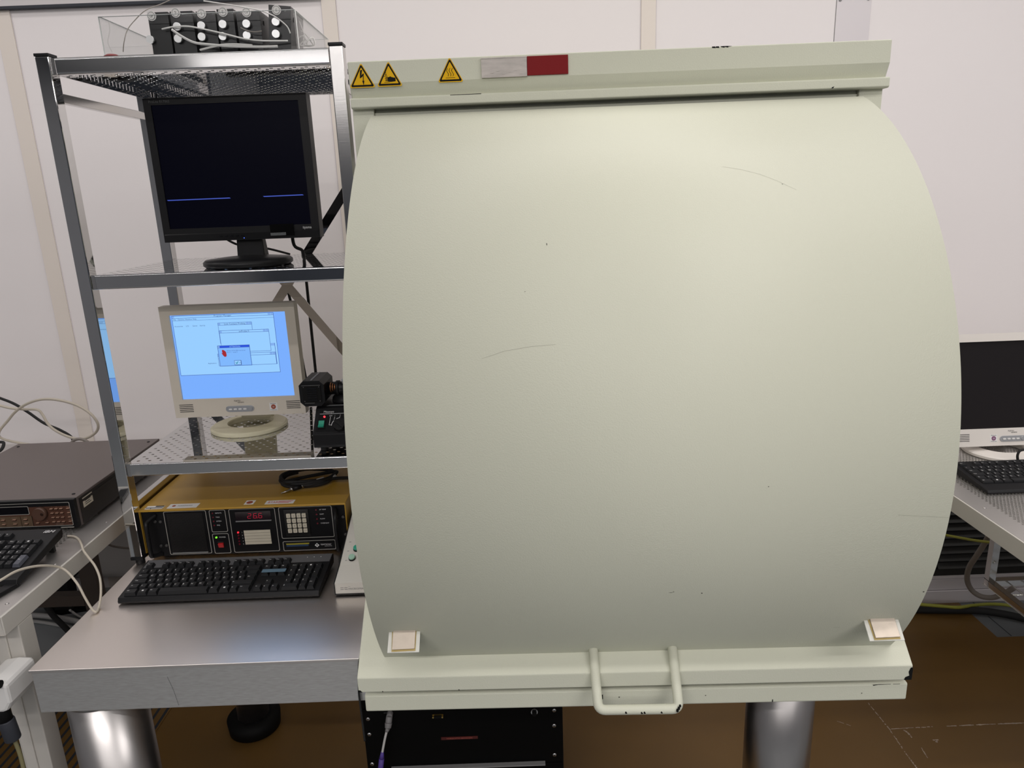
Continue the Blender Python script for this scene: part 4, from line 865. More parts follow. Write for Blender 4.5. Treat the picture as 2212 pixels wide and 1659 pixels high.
for (x0, x1, y0, y1, mm) in ((BX - 0.060, BX - 0.0005, 1.320, 1.365, DESKW), (-1.45, -1.395, 2.12, 2.16, mat('brown_leg', (0.085, 0.066, 0.055), 0.5)), (-2.19, -2.13, 1.283, 1.372, DESKW), (-2.19, -2.13, 2.20, 2.26, DESKW)):
    m = MB().box(x0, x1, y0, y1, 0.0065 if y1 < 1.9 else 0.0, LD - 0.0425)
    if mm is DESKW and x0 > -1.5: m.box(x0 + 0.006, x1 - 0.029, y0 - 0.004, y0, 0.02, LD - 0.05)
    m.build('leg', mm, lb, 0.004)
MB().box(-2.13, -1.45, 2.12, 2.155, 0.425, 0.465).build('cross_bar', MATS['brown_leg'], lb, 0.002)
MB().box(-2.2, -1.28, 2.0, 2.455, 0.205, 0.24).box(-2.15, -2.10, 2.02, 2.44, 0.0, 0.205).box(-1.34, -1.29, 2.19, 2.44, 0.004, 0.205).build('lower_shelf', mat('blue_grey_laminate', (0.40, 0.43, 0.45), 0.5), lb, 0.002)
# brown measuring instrument
ins = thing('measuring_instrument', 'flat brown measuring instrument with dial and small keys on left bench', 'instrument', (-1.333, 1.90, LD))
ix0, ix1, iy0, iy1, iz0, iz1 = -1.560, -1.1155, 1.672, 2.135, LD + 0.010, 0.9975
m = MB().box(ix0, ix1, iy0 + 0.012, iy1, iz0, iz1)
for y in (iy0 + 0.035, iy1 - 0.03):
    for x in (ix0 + 0.02, ix1 - 0.020): m.cyl((x, y, iz1), (x, y, iz1 + 0.002), 0.005, 0.0035, n=14, mi=1)
m.build('cover', [MAROON, BLACK], ins, 0.002)
m = MB().box(ix1, ix1 + 0.0015, iy0 + 0.02, iy1 - 0.01, iz0 + 0.002, iz1 - 0.006); m.box(ix1 + 0.0015, ix1 + 0.003, iy0 + 0.03, iy1 - 0.05, iz1 - 0.020, iz1 - 0.014)
m.build('side_panel', mat('dark_side', (0.016, 0.014, 0.013), 0.5), ins)
m = MB().box(ix1 + 0.0015, ix1 + 0.002, iy0 + 0.032, iy0 + 0.075, iz0 + 0.040, iz0 + 0.066)
for k in range(4): m.box(ix1 + 0.002, ix1 + 0.0022, iy0 + 0.040, iy0 + 0.040 + 0.026 - 0.005 * (k % 2), iz0 + 0.045 + k * 0.005, iz0 + 0.0468 + k * 0.005, 1)
m.build('paper_label', [CREAM, DARKP], ins)
fp = MB().box(ix0, ix1, iy0, iy0 + 0.012, iz0, iz1).build('front_frame', BLACK, ins, 0.0015)
FYI = iy0
m = MB().box(ix0 + 0.010, ix1 - 0.0125, FYI - 0.0006, FYI, iz0 + 0.0085, iz1 - 0.017, 0)
m.box(ix0 + 0.010, ix1 - 0.113, FYI - 0.0012, FYI - 0.0006, iz0 + 0.0085, iz0 + 0.037, 1).box(ix1 - 0.1425, ix1 - 0.1415, FYI - 0.0014, FYI - 0.0012, iz0 + 0.0085, iz0 + 0.037, 3).box(ix1 - 0.1135, ix1 - 0.1125, FYI - 0.0014, FYI - 0.0006, iz0 + 0.0085, iz0 + 0.037, 3)
panel = m.build('front_panel', [BROWNP, mat('brown_panel_light', (0.11, 0.07, 0.042), 0.5), LINE, BLACKM], fp)
def frame_xz(m, x0, x1, z0, z1, y, w=0.0014, r=0.003, mi=0):
    cx, cz = (x0 + x1) / 2, (z0 + z1) / 2; a = rrect(x1 - x0, z1 - z0, r); b = rrect(x1 - x0 - 2 * w, z1 - z0 - 2 * w, r - w * .6); n = len(a)
    for i in range(n):
        j = (i + 1) % n; m.add([(cx + a[i][0], y, cz + a[i][1]), (cx + a[j][0], y, cz + a[j][1]), (cx + b[j][0], y, cz + b[j][1]), (cx + b[i][0], y, cz + b[i][1])], [(0, 1, 2, 3)], mi)
m = MB(); frame_xz(m, ix0 + 0.009, ix1 - 0.0115, iz0 + 0.0075, iz1 - 0.006, FYI - 0.0016); frame_xz(m, ix0 + 0.05, ix1 - 0.1165, iz0 + 0.041, iz0 + 0.064, FYI - 0.0016)
m.box(ix1 - 0.045, ix1 - 0.012, FYI - 0.002, FYI, iz0 + 0.0015, iz0 + 0.0035)
m.build('outlines', LINE, fp)
MB().box(ix0 + 0.0515, ix1 - 0.118, FYI - 0.0014, FYI - 0.0006, iz0 + 0.0425, iz0 + 0.0625).build('display', BLACKG, fp)
kx_, kz_ = ix1 - 0.0875, iz0 + 0.0440
m = MB().cyl((kx_, FYI - 0.0006, kz_), (kx_, FYI - 0.012, kz_), 0.0175, 0.0160, n=40)
m.cyl((kx_ + 0.0085, FYI - 0.0121, kz_ + 0.0005), (kx_ + 0.0085, FYI - 0.0128, kz_ + 0.0005), 0.0042, 0.0036, n=18, mi=1)
m.build('dial', [mat('dial_brown', (0.095, 0.05, 0.035), 0.4), mat('dimple', (0.03, 0.016, 0.012), 0.2)], fp)
tm = MB()
def ikey(x, z, w=0.0074):
    m = MB().prismx([(FYI - 0.0006, z - 0.0028), (FYI - 0.0045, z - 0.0022), (FYI - 0.0050, z + 0.0004), (FYI - 0.0006, z + 0.0010)], x - w / 2, x + w / 2)
    m.box(x - w / 2, x + w / 2, FYI - 0.0051, FYI - 0.0008, z + 0.0004, z + 0.0013, 1).build('push_key', [BROWNK, BROWNE], fp)
for r in range(4):
    for c in range(3): ikey(ix1 - 0.0585 + c * 0.0122, iz0 + 0.0545 - r * 0.0118); tm.text('7894561230.-'[r * 3 + c], 0.0032, (ix1 - 0.0592 + c * 0.0122, FYI - 0.0008, iz0 + 0.0580 - r * 0.0118), UX, UZ)
    ikey(ix1 - 0.0165, iz0 + 0.0545 - r * 0.0118); tm.text(('MENU', 'EXIT', 'CANCEL', 'ENTER')[r], 0.0030, (ix1 - 0.0165, FYI - 0.0008, iz0 + 0.0585 - r * 0.0118), UX, UZ, 0, 'CENTER')
for x in (ix1 - 0.1000, ix1 - 0.0760): ikey(x, iz0 + 0.0175)
tm.text('<', 0.0040, (ix1 - 0.1010, FYI - 0.0008, iz0 + 0.0210), UX, UZ); tm.text('>', 0.0040, (ix1 - 0.0775, FYI - 0.0008, iz0 + 0.0210), UX, UZ)
tm.text('DATA ENTRY', 0.0032, (ix1 - 0.0560, FYI - 0.0008, iz0 + 0.0110), UX, UZ)
for c in range(3):
    for r in range(2): ikey(ix1 - 0.1290 - c * 0.0285, iz0 + 0.0285 - r * 0.0118, 0.0085); tm.text(('SETUP', 'MEASURE', 'CONNECT', 'REMOTE', 'RANGE', 'STORE')[c * 2 + r], 0.0028, (ix1 - 0.1290 - c * 0.0285, FYI - 0.0014, iz0 + 0.0322 - r * 0.0118), UX, UZ, 0, 'CENTER')
tm.build('lettering', mat('tan_print', (0.34, 0.26, 0.2), 0.6), fp)
for x in (ix0 + 0.04, ix1 - 0.04):
    for y in (iy0 + 0.03, iy1 - 0.03): MB().cyl((x, y, LD + 0.0004), (x, y, iz0), 0.012).build('foot', RUBBER, ins)
# black mat corner in front of that keyboard
tag(MB().obox((-1.115, 1.365, LD + 0.006), Vector((0.012, 0.045, 0)), Vector((0.012, -0.004, 0)), (0, 0, 0.0045)).build('scanner_pen', BLACK, None, 0.002), 'small black bar lying on the left bench in front of keyboard', 'tool')
# cables on and around the left bench
CB = lambda pts: [at(x, y, Y=Y) for x, y, Y in pts]
tag(MB().tube([(-1.62, 2.33, LD + .01)] + CB([(0, 945, 2.30), (20, 905, 2.30), (45, 880, 2.28), (75, 866, 2.26), (105, 862, 2.25), (140, 867, 2.24), (172, 878, 2.23), (198, 896, 2.22), (212, 918, 2.22), (205, 936, 2.23), (180, 948, 2.25), (150, 944, 2.27), (120, 930, 2.28), (103, 915, 2.29), (92, 896, 2.30), (80, 885, 2.30), (50, 884, 2.30), (20, 881, 2.30), (-10, 874, 2.30), (-60, 866, 2.30)]), 0.0043, n=10).build('looped_cable', CABLEW), 'beige cable rising in a wide loop behind the brown instrument', 'cable')
tag(MB().tube(CB([(-40, 845, 2.36), (0, 860, 2.36), (30, 872, 2.36), (60, 890, 2.36), (95, 914, 2.36), (130, 929, 2.36), (154, 944, 2.36), (158, 958, 2.34)]) , 0.0046, n=10).build('power_cable', RUBBER), 'thick black cable falling behind the brown instrument', 'cable')
cp_ = MB().tube([Vector((-1.41, 2.20, LD + 0.02 + .022)) + Vector((0.035 * math.cos(a * .4), 0.01 * a / 16, 0.032 * math.sin(a * .4))) for a in range(0, 17)], 0.005, n=8).build('cable_coil', CABLEG)
tag(cp_, 'small grey cable bend standing at the rear edge of the brown instrument', 'cable')
tag(MB().tube(CB([(-30, 958, 2.26), (0, 955, 2.26), (8, 958, 2.25), (2, 972, 2.22), (-20, 985, 2.20)]), 0.005).build('power_cable', RUBBER), 'black cable end at the far left of the brown instrument', 'cable')
pm = [at(-40, 1275, Z=LD + 0.05), at(0, 1254, Z=LD + 0.055), at(40, 1232, Z=LD + 0.055), at(90, 1222, Z=LD + 0.04), at(135, 1228, Z=LD + 0.012)]
pm += [at(165, 1258, X=-0.985), at(183, 1290, X=-0.965), at(196, 1312, X=-0.955), at(203, 1320, Z=T + 0.006), at(209, 1321, Z=T + 0.0035), at(214, 1310, X=-0.945), at(218, 1282, X=-0.95), at(216, 1250, X=-0.965), at(206, 1224, X=-0.99), at(192, 1205, X=-1.015), at(181, 1190, X=-1.035), at(176, 1176, X=-1.05), at(170, 1165, Z=LD + 0.004), at(160, 1159, Z=LD + 0.004), at(146, 1158, Z=LD + 0.004)]
tag(MB().tube(pm, 0.0027, n=10).build('mouse_cable', CABLEW), 'thin beige cable drooping over the left bench edge onto the steel table', 'cable')
# holder and hand piece on the bench leg
hd = thing('probe_holder', 'white angular holder with a black probe fixed to the bench leg', 'holder', (-1.135, 1.25, 0.76))
hp = [at(x, y, Y=1.255) for x, y in ((-30, 1462), (0, 1457), (28, 1458), (35, 1462), (44, 1498), (36, 1515), (28, 1518), (-30, 1520))]
MB().prism([(p.x, p.z) for p in hp], (0, 1.225, 0), UX, UZ, UY, 0.0905).build('bracket', WHITE, hd, 0.006)
a, b, c = at(-4, 1500, Y=1.222), at(8, 1552, Y=1.240), at(30, 1600, Y=1.240)
MB().cyl(at(-3, 1519, Y=1.243), at(13, 1556, Y=1.243), 0.0135, n=24).build('probe_sleeve', BLACKM, hd)
MB().cyl(at(13, 1554, Y=1.243), at(29, 1597, Y=1.243), 0.0150, n=24).build('probe_grip', mat('slate_plastic', (0.03, 0.033, 0.042), 0.55), hd, 0.003)
MB().cyl(at(-8, 1478, Y=1.222), at(2, 1478, Y=1.222), 0.008, n=16).build('clamp_screw', BLACKM, hd)
MB().tube([at(32, 1600, Y=1.243), at(44, 1632, Y=1.24), at(54, 1680, Y=1.235), at(60, 1760, Y=1.23)], 0.0040).build('probe_lead', mat('olive_cable', (0.20, 0.18, 0.09), 0.6), hd)
# things on the floor under the left bench
LS = 0.24
tag(MB().tube([at(60, 1268, Y=2.36), at(95, 1303, Y=2.33), at(115, 1330, Y=2.30), at(145, 1360, Z=LS + 0.03), at(170, 1390, Z=LS + 0.012), at(190, 1412, Z=LS + 0.012)], 0.010, n=12).build('hose', RUBBER), 'thick black hose running down onto the lower shelf under the left bench', 'hose')
tag(MB().tube([at(60, 1328, Z=LS + 0.011), at(100, 1331, Z=LS + 0.011), at(140, 1337, Z=LS + 0.011), at(190, 1349, Z=LS + 0.011)], 0.010, n=12).build('shelf_cable', CABLEWH), 'fat pale cable on the lower shelf under left bench, upper of two', 'cable')
tag(MB().tube([at(55, 1340, Z=LS + 0.007), at(90, 1344, Z=LS + 0.007), at(130, 1351, Z=LS + 0.007), at(180, 1361, Z=LS + 0.007)], 0.006, n=12).build('shelf_cable', CABLEWH), 'thinner pale cable on the lower shelf under left bench, lower of two', 'cable')
tag(MB().tube([at(151, 1318, Z=LS + 0.03), at(158, 1323, Z=LS + 0.012), at(172, 1332, Z=LS + 0.005), at(200, 1345, Z=LS + 0.005)], 0.004, n=10).build('shelf_cable', CABLEWH), 'thin white wire curling from the black stand under left bench', 'cable')
st = thing('swivel_base', 'black equipment stand with flat base on the lower shelf under left bench', 'stand', tuple(at(150, 1314, Z=LS)))
o = ORG[st]
MB().box(o.x - 0.035, o.x + 0.030, o.y - 0.03, o.y + 0.02, LS + 0.012, LS + 0.13).build('column', RUBBER, st)
MB().obox((o.x + 0.01, o.y, LS + 0.006), (0.085, 0.02, 0), (-0.03, 0.035, 0), (0, 0, 0.006)).build('base_plate', BLACKM, st)
MB().box(o.x - 0.20, o.x + 0.05, o.y - 0.045, o.y + 0.03, LS + 0.13, LS + 0.20).build('body', BLACKM, st, 0.01)
dk = thing('wall_duct', 'dark grey flat duct fixed low on the back wall behind left bench', 'duct', (-1.45, 2.55, 0.335))
MB().box(-2.3, -0.80, 2.47, 2.597, 0.335, 0.83).build('cover', mat('duct_grey', (0.50, 0.475, 0.455), 0.5), dk, 0.003)
tag(MB().box(-1.595, -1.50, 2.39, 2.45, 0.2405, 0.305).build('flat_box', mat('pale_blue_grey', (0.30, 0.32, 0.32), 0.5), None, 0.003), 'pale flat box at the back of the lower shelf under left bench', 'box')
tag(MB().tube(CB([(228, 1172, 2.3), (245, 1180, 2.35), (275, 1184, 2.4), (300, 1182, 2.45), (330, 1172, 2.455)]), 0.004).build('wall_cable', CABLEG), 'thin dark cable sagging low along the wall behind the rack', 'cable')
# cable hanging down the front of the table
tag(MB().tube([at(786, 1405, Z=T + 0.0024), at(780, 1417, Z=T + 0.0024), at(777, 1424, Y=1.2075), at(775, 1440, Y=1.2065), at(775, 1490, Y=1.2065), at(778, 1520, Y=1.2065), at(783, 1560, Y=1.208), at(788, 1600, Y=1.212)], 0.0021, n=8).build('edge_cable', RUBBER), 'thin black cable bent over the table front edge left of cabinet', 'cable')

# ------------------------------------------------------------------ black electronics rack under the table
ec = thing('electronics_rack', 'black rack unit with silver screws and red lit display under the table', 'electronics rack', (-0.155, 1.75, 0.0035))
K = 1.51 / 1.55; RY = 1.51
rx0, rx1 = -0.4045, 0.0955
m = MB().box(rx0, rx0 + 0.012, RY, 2.0, 0.0035, 0.725).box(rx1 - 0.012, rx1, RY, 2.0, 0.0035, 0.725).box(rx0 + 0.012, rx1 - 0.012, RY + 0.01, 2.0, 0.715, 0.725).box(rx0 + 0.012, rx1 - 0.012, RY + 0.01, 2.0, 0.0035, 0.03).box(rx0 + 0.012, rx1 - 0.012, 1.98, 2.0, 0.03, 0.715)
m.build('cabinet', BLACKM, ec, 0.001)
zf = lambda z: 1.7 + (z - 1.7) * K
fp = MB().box(rx0 + 0.002, rx1 - 0.002, RY - 0.004, RY, zf(0.262), zf(0.445)).build('upper_panel', mat('rack_panel', (0.003, 0.003, 0.003), 0.5, spec=0.1), ec, 0.0006)
fp2 = MB().box(rx0 + 0.002, rx1 - 0.002, RY - 0.004, RY, zf(0.12), zf(0.260)).box(rx0 + 0.002, rx1 - 0.002, RY - 0.004, RY, zf(0.448), 0.70).build('lower_panel', MATS['rack_panel'], ec, 0.0006)
SCR = mat('rack_screw', (0.6, 0.6, 0.6), 0.25, 1.0)
for px, py in ((795, 1553), (798, 1586), (804, 1650), (1197, 1534), (1197, 1567), (1198, 1630)):
    p = at(px, py, Y=RY - 0.004); m = MB().lathe((0, 0, 0), [(0.0056, 0), (0.0052, 0.0016), (0.0035, 0.0028), (0.0012, 0.0032)], n=18)
    m.v = [(p.x + x, RY - 0.004 - z, p.z + y) for x, y, z in m.v]
    m.box(p.x - 0.0030, p.x + 0.0030, RY - 0.0075, RY - 0.0066, p.z - 0.0006, p.z + 0.0006, 1).box(p.x - 0.0006, p.x + 0.0006, RY - 0.0075, RY - 0.0066, p.z - 0.003, p.z + 0.003, 1)
    m.build('screw', [SCR, BLACKM], fp)
tm = MB(); p = at(829, 1541, Y=RY - 0.004); tm.text('KEYBOARD', 0.0042, p, UX, UZ, 0, sx=0.9); p = at(940, 1535, Y=RY - .004); tm.text('MONITOR', 0.0035, p, UX, UZ, 1); tm.build('lettering', [mat('dim_grey_print', (0.12, 0.12, 0.12), 0.6), mat('very_dim_print', (0.02, 0.02, 0.02), 0.6)], fp)
p0, p1 = at(953, 1595, Y=RY - 0.004), at(1032, 1591, Y=RY - 0.004)
m = MB().box(p0.x, p1.x, RY - 0.0048, RY - 0.004, p0.z - 0.0045, p0.z + 0.0035)
m.text('VORSICHTIG BEWEGEN', 0.0062, ((p0.x + p1.x) / 2, RY - 0.0049, p0.z - 0.0027), UX, UZ, 1, 'CENTER', sx=0.99)
m.build('display', [em('display_red', (0.030, 0.004, 0.003)), em('display_text', (0.16, 0.04, 0.03))], fp)
p = at(946, 1546, Y=RY - 0.004); m = MB().box(p.x - 0.0135, p.x + 0.0135, RY - 0.006, RY - 0.004, p.z - 0.002, p.z + 0.005).box(p.x - 0.009, p.x + 0.009, RY - 0.010, RY - 0.006, p.z - 0.0035, p.z + 0.003, 1)
for s_ in (-1, 1): m.cyl((p.x + s_ * 0.0115, RY - 0.006, p.z), (p.x + s_ * 0.0115, RY - 0.011, p.z), 0.0024, n=6)
m.build('port', [BRASS, BLACKM], fp)
p = at(1154, 1535, Y=RY - 0.004); m = MB().cyl((p.x, RY - 0.004, p.z), (p.x, RY - 0.010, p.z), 0.0085, n=24).cyl((p.x, RY - 0.010, p.z), (p.x, RY - 0.018, p.z), 0.0060, n=20, mi=1)
m.build('key_lock', [SCR, BLACKM], fp)
A, B = at(930, 1659, Y=RY - 0.012), at(1178, 1650, Y=RY - 0.012)
m = MB().box(A.x - 0.1, B.x, RY - 0.016, RY - 0.004, A.z - 0.002, B.z + 0.002); m.build('panel_edge', GREYP, fp2)
pc = thing('connector_cable', 'grey plug with purple sleeved cable hanging from the black rack unit', 'cable', tuple(at(840, 1550, Y=RY - 0.02)))
a = at(841, 1548, Y=RY - 0.018); b = at(838, 1573, Y=RY - 0.032)
MB().cyl(a, a.lerp(b, .55), 0.0080, n=20).cyl(a.lerp(b, .55), b, 0.0092, 0.0075, n=20).cyl((a.x, RY - 0.0045, a.z), a, 0.0075, n=20).build('plug', mat('grey_plug', (0.25, 0.24, 0.24), 0.45), pc, 0.0008)
c = at(835, 1581, Y=RY - 0.036); MB().cyl(b, c, 0.0058, 0.0042, n=16).build('strain_relief', MATS['grey_plug'], pc)
MB().tube([c, at(831, 1598, Y=RY - 0.04), at(826, 1625, Y=RY - 0.045), at(824, 1640, Y=RY - 0.045)], 0.0030).build('lead', CABLEWH, pc)
d = at(826, 1624, Y=RY - 0.045); e = at(820, 1680, Y=RY - 0.05)
MB().cyl(d, d.lerp(e, .25), 0.0036, 0.0062, n=14).cyl(d.lerp(e, .25), e, 0.0066, n=14).build('purple_sleeve', PURPLE, pc)

# ------------------------------------------------------------------ right bench
rb_ = thing('bench', 'light grey steel bench with perforated top and wire rack at the right edge', 'table', (1.7, 1.7, 0))
RX = 1.08
PX0, PX1, PY0, PY1 = RX + 0.056, 1.47, 1.37, 2.02
m = MB().box(RX + 0.005, PX0, 1.0, 2.35, RD - 0.003, RD).box(PX0, 2.3, PY1, 2.35, RD - 0.003, RD).box(PX0, 2.3, 1.0, PY0, RD - 0.003, RD).box(PX1, 2.3, PY0, PY1, RD - 0.003, RD)
m.cyl((RX + 0.030, 1.55, RD), (RX + 0.030, 1.55, RD + 0.0012), 0.0045, 0.002, n=12)
m.perf(PX0, PX1, PY0, PY1, RD, 0.0085, 0.0070, 0.0033, 0.0026, n=8, stagger=True)
m.build('perforated_top', DESKT, rb_)
m = MB().box(RX, RX + 0.004, 1.0, 2.35, RD - 0.042, RD + 0.0005).box(RX + 0.004, 2.3, 1.0, 1.004, RD - 0.042, RD + 0.0005).box(RX + 0.004, 2.3, 1.004, 2.35, RD - 0.042, RD - 0.038)
m.build('apron', DESKW, rb_, 0.0012)
for x in (RX + 0.002, 2.24):
    for y in (1.004, 2.28): MB().box(x, x + 0.055, y, y + 0.055, 0.004, RD - 0.0425).build('leg', DESKW, rb_, 0.003)
# hanging wire rack
bx = 1.098; bz = 0.768
wr = MB().box(bx, bx + 0.016, 1.03, 1.50, bz, bz + 0.016).box(bx, 1.75, 1.484, 1.50, bz, bz + 0.016).box(bx, 1.75, 1.03, 1.046, bz, bz + 0.016).build('wire_rack_frame', STEELB, rb_, 0.001)
m = MB().box(bx, bx + 0.016, 1.484, 1.500, bz + 0.016, RD - 0.0425).cyl((bx + 0.008, 1.484, 0.832), (bx + 0.008, 1.4815, 0.832), 0.004, n=14)
m.build('hanger', STEELB, wr); MB().box(bx, bx + 0.016, 1.03, 1.046, bz + 0.016, RD - 0.0425).build('hanger', STEELB, wr)
MB().tube([(1.262, 1.484, bz + 0.012), (1.262, 1.478, bz + 0.06), (1.270, 1.478, bz + 0.095), (1.29, 1.478, bz + 0.10), (1.31, 1.478, bz + 0.09)], 0.0045, n=10).build('wire_hook', STEELB, wr)
m = MB()
for k in range(11): m.cyl((bx + 0.045 + k * 0.036, 1.032, bz + 0.012), (bx + 0.045 + k * 0.036, 1.49, bz + 0.012), 0.0019, n=8)
for k in range(9): m.cyl((bx + 0.010, 1.07 + k * 0.052, bz + 0.0085), (1.60, 1.07 + k * 0.052, bz + 0.0085), 0.0019, n=8)
m.build('wire_grid', STEEL, wr)
beige_monitor('off-white monitor with a black screen standing on the right bench', 1.401, 1.880, 0.967, 1.2835, RD + 0.0014, False, -0.0535, LGREY, LGREY, VSTICK, 1.900, 'b', lean=math.radians(13))
tag(MB().tube([at(2199, 996, Y=1.789), at(2198, 984, Y=1.789), at(2203, 974, Y=1.789), at(2213, 972, Y=1.789), at(2222, 982, Y=1.789), at(2224, 1000, Y=1.789)], 0.0032).build('monitor_cable', RUBBER), 'black cable bend in front of the off-white monitor foot', 'cable')
# cables at the right
tag(MB().tube(CB([(2140, 1150, 2.28), (2128, 1172, 2.30), (2110, 1200, 2.33), (2094, 1225, 2.36), (2089, 1250, 2.38), (2097, 1272, 2.38), (2116, 1287, 2.36), (2142, 1291, 2.34), (2165, 1284, 2.32), (2190, 1270, 2.30)]), 0.0095, n=12).build('looped_cable', CABLEG), 'grey cable hanging in a loop below the right bench', 'cable')
tag(MB().tube(CB([(2000, 1148, 2.50), (2043, 1156, 2.45), (2075, 1162, 2.38), (2110, 1168, 2.30), (2146, 1172, 2.22)]), 0.0048, n=10).build('earth_wire', CABLEY), 'green and yellow wire stretched below the right bench at the wall grille', 'wire')
fl = lambda pts, z: [at(x, y, Z=z) for x, y in pts]
tag(MB().tube(fl([(1900, 1312), (1985, 1317), (2050, 1318), (2110, 1319), (2160, 1325), (2212, 1336), (2270, 1352)], 0.018), 0.0145, n=14).build('power_cable', RUBBER), 'thick black cable lying on the floor at right', 'cable')
tag(MB().tube([at(1900, 1298, Z=0.050), at(1980, 1305, Z=0.050), at(2040, 1310, Z=0.050), at(2070, 1312, Z=0.050), at(2100, 1308, Z=0.03), at(2140, 1305, Z=0.012), at(2180, 1308, Z=0.012), at(2220, 1320, Z=0.012)], 0.0065, n=10).build('earth_wire', CABLEY), 'green and yellow wire lying on the floor over the black cable', 'wire')
tag(MB().tube(fl([(1900, 1302), (1985, 1309), (2040, 1312), (2075, 1313), (2085, 1313)], 0.012), 0.009, n=10).build('floor_cable', mat('tan_cable', (0.36, 0.30, 0.16), 0.6)), 'tan cable running beside the black cable on the floor', 'cable')

# ------------------------------------------------------------------ acrylic tray with six black power units on the rack
ZT = 2.0098
tr = thing('acrylic_tray', 'clear acrylic open box on the top shelf holding black units', 'box', (-0.645, 1.83, ZT))
ax0, ax1, ay0, ay1, at_ = -0.8535, -0.4335, 1.680, 1.985, 0.005
z0_, z1_ = ZT + 0.0006, 2.0975
m = MB().box(ax0, ax1, ay0, ay0 + at_, z0_, z1_); m.build('front_wall', ACRYL, tr)
MB().box(ax0, ax1, ay1 - at_, ay1, z0_, z1_).build('rear_wall', ACRYL, tr)
for x in (ax0, ax1 - at_): MB().box(x, x + at_, ay0 + at_ + .0002, ay1 - at_ - .0002, z0_, z1_).build('side_wall', ACRYL, tr)
MB().box(ax0 + at_ + .0002, ax1 - at_ - .0002, ay0 + at_ + .0002, ay1 - at_ - .0002, z0_, z0_ + at_).build('floor_panel', ACRYL, tr)
AE = mat('acrylic_edge', (0.80, 0.82, 0.81), 0.2)
m = MB().box(ax0, ax1, ay0, ay0 + at_, z1_, z1_ + 0.0006).box(ax0, ax1, ay1 - at_, ay1, z1_, z1_ + 0.0006).box(ax0, ax0 + at_, ay0 + at_, ay1 - at_, z1_, z1_ + 0.0006).box(ax1 - at_, ax1, ay0 + at_, ay1 - at_, z1_, z1_ + 0.0006)
m.box(ax0 - 0.0006, ax0, ay0, ay0 + at_, z0_, z1_).box(ax1, ax1 + 0.0006, ay0, ay0 + at_, z0_, z1_)
m.build('polished_edge', AE, tr)
UY0 = 1.722; ubase = z0_ + at_ + 0.0006
UM = mat('unit_black', (0.010, 0.010, 0.011), 0.3)
units = (  # left px, right px, top px at the unit's front; tilt; label
    (318, 362, 27, 0, 'first black unit from the left in the acrylic tray', [(328, 35), None, (328, 87)], 'UP'),
    (366, 415, 25, 0, 'second black unit from the left in the acrylic tray, behind the cables', [(380, 28), (386, 59), (388, 85)], '2'),
    (422, 464, 25, 0, 'third black unit from the left in the acrylic tray', [(436, 30), (438, 57), (439, 81)], '3'),
    (467, 503, 20, 0, 'fourth black unit from the left in the acrylic tray', [(482, 26), (484, 54), (484, 80)], '5'),
    (509, 560, 24, 0, 'fifth black unit from the left in the acrylic tray', [(533, 27), (535, 53), (536, 78)], 'UP'),
    (574, 622, 15, 6, 'tilted black unit at the right end of the acrylic tray', [(588, 21), (584, 46), (578, 71)], '6'))
for i, (pl_, pr_, pt_, tl_, lab, discs, ch) in enumerate(units):
    A = at(pl_, pt_, Y=UY0); B = at(pr_, pt_, Y=UY0); w = B.x - A.x; hgt = A.z - ubase
    base = Vector(((A.x + B.x) / 2, UY0 + 0.05, ubase)); k = math.radians(-tl_)
    u = thing('relay_unit', lab, 'electronic unit', base, group='black units in the acrylic tray')
    M = Matrix.Rotation(-k if False else math.radians(tl_), 4, 'Y')
    u.rotation_euler = (0, math.radians(tl_), 0)
    if tl_: u.location.z += w / 2 * math.sin(math.radians(tl_)); u.location.x -= 0.004
    m = MB().box(base.x - w / 2, base.x + w / 2, UY0, UY0 + 0.10, ubase, ubase + hgt)
    m.box(base.x + w / 2, base.x + w / 2 + 0.0006, UY0 + 0.02, UY0 + 0.025, ubase + hgt * .72, ubase + hgt * .82, 1)
    hsg = m.build('housing', [UM, mat('dark_hole', (0.002, 0.002, 0.002), 0.8)], u, 0.0015)
    for q, d_ in enumerate(discs):
        if d_ is None: continue
        p = at(d_[0], d_[1], Y=UY0)
        if tl_: c_ = Vector((A.x + B.x, 0, 0)).x / 2; px_ = {0: -0.0065, 1: -0.0065, 2: -0.0065}[q] + base.x; p = Vector((px_, UY0, ubase + hgt - 0.010 - q * 0.0245))
        if q == 0:
            m = MB().cyl((p.x, UY0, p.z), (p.x, UY0 - 0.0022, p.z), 0.0098, n=26).cyl((p.x, UY0 - 0.0022, p.z), (p.x, UY0 - 0.0026, p.z), 0.0079, n=26, mi=1).cyl((p.x, UY0 - 0.0026, p.z), (p.x, UY0 - 0.003, p.z), 0.0071, n=26)
            m.text(ch, 0.0085 if len(ch) == 1 else 0.0060, (p.x, UY0 - 0.0030, p.z - 0.0030), UX, UZ, 1, 'CENTER', lift=0.0002); m.build('number_disc', [WHITE, DARKP], u)
        else:
            MB().cyl((p.x, UY0, p.z), (p.x, UY0 - 0.010, p.z), 0.0086, 0.0082, n=28).build('knob', ALU, u)
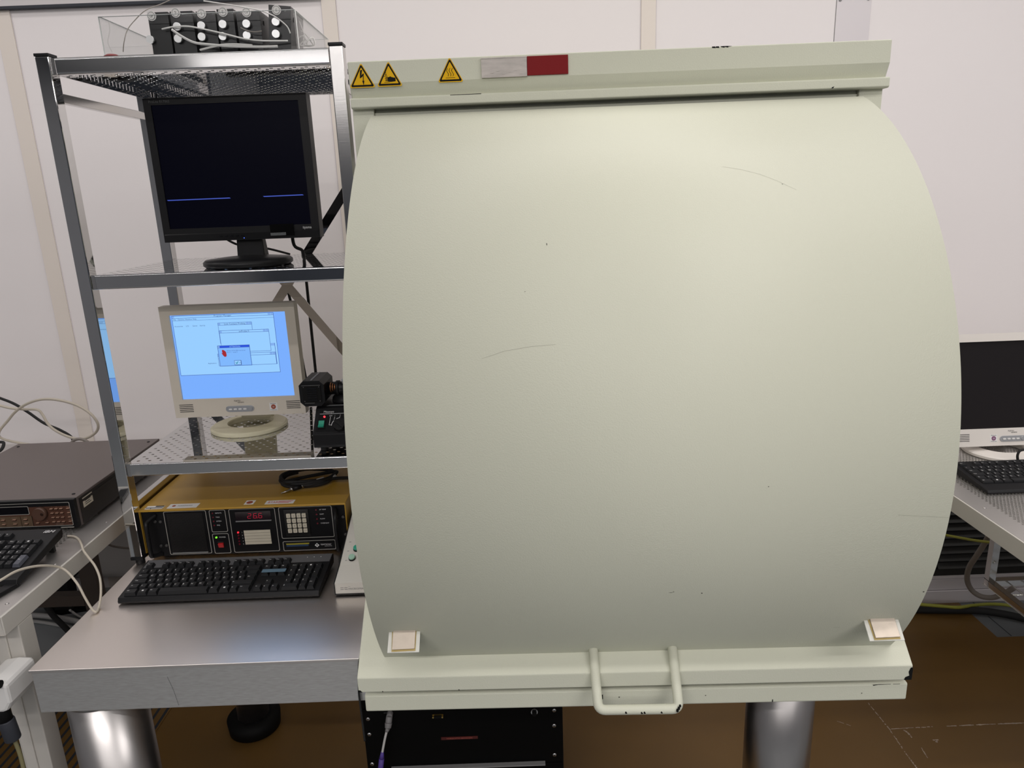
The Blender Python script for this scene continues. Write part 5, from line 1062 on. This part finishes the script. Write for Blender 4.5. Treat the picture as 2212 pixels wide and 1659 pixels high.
# a dark plate lying under the units
tcab = [
    ([(371, 64, 1.70), (395, 80, 1.70), (420, 92, 1.70), (450, 96, 1.70), (500, 100, 1.70), (560, 101, 1.70), (600, 100, 1.705)], 0.0026, 'thick white cable curving along the front of the acrylic tray'),
    ([(350, 63, 1.712), (375, 58, 1.705), (405, 57, 1.70), (435, 62, 1.70), (480, 72, 1.70), (530, 84, 1.70), (570, 88, 1.70), (622, 88, 1.71)], 0.0017, 'thin white cable crossing in front of the black units in the tray'),
    ([(266, 112, 1.74), (268, 90, 1.74), (275, 65, 1.76), (290, 45, 1.78), (315, 22, 1.80), (350, 8, 1.84), (380, -6, 1.86)], 0.0010, 'fine wire rising from the left end of the acrylic tray'),
    ([(440, 2, 1.90), (480, 8, 1.88), (530, 16, 1.85), (560, 22, 1.74), (580, 29, 1.712), (600, 40, 1.704), (620, 57, 1.702), (627, 72, 1.702)], 0.0014, 'thin grey cable arching over the right units of the acrylic tray'),
    ([(432, 108, 1.70), (455, 102, 1.70), (480, 97, 1.70), (510, 96, 1.70), (545, 98, 1.70)], 0.0022, 'short white cable lying at the bottom of the acrylic tray'),
    ([(520, 60, 1.71), (533, 66, 1.705), (550, 69, 1.705), (566, 67, 1.71)], 0.0010, 'fine tan wire drooping across the fifth black unit')]
for pts, r, lab in tcab:
    tag(MB().tube(CB(pts), r, n=8).build('thin_cable', CABLEWH if r > .0012 else CABLEG), lab, 'cable')
lo = [(640, 100, 1.78), (645, 82, 1.78), (655, 78, 1.78), (658, 86, 1.78), (648, 96, 1.78), (655, 98, 1.78), (668, 84, 1.79), (676, 82, 1.80), (680, 95, 1.80), (672, 99, 1.80), (650, 99, 1.8)]
tag(MB().tube(CB(lo), 0.0016, n=8).build('thin_cable', CABLEWH), 'tangle of thin white cable beside the right end of acrylic tray', 'cable')
tag(MB().tube(CB([(638, 30, 1.79), (648, 50, 1.79), (656, 72, 1.79), (662, 90, 1.79), (664, 98, 1.79)]), 0.0013, n=8).build('thin_cable', CABLEWH), 'thin white cable dropping outside the right wall of acrylic tray', 'cable')
tag(MB().tube(CB([(640, 62, 1.80), (655, 70, 1.80), (668, 84, 1.80), (678, 99, 1.80)]), 0.0013, n=8).build('thin_cable', CABLEWH), 'thin white cable sloping down to the shelf right of acrylic tray', 'cable')
tag(MB().lathe((-0.825, 1.655, ZT + 0.0006), [(0.015, 0.0), (0.016, 0.004), (0.010, 0.0075)], n=20).build('red_cap', mat('dull_red', (0.20, 0.03, 0.03), 0.5)), 'small dull red cap on the top shelf under left end of tray', 'cap')
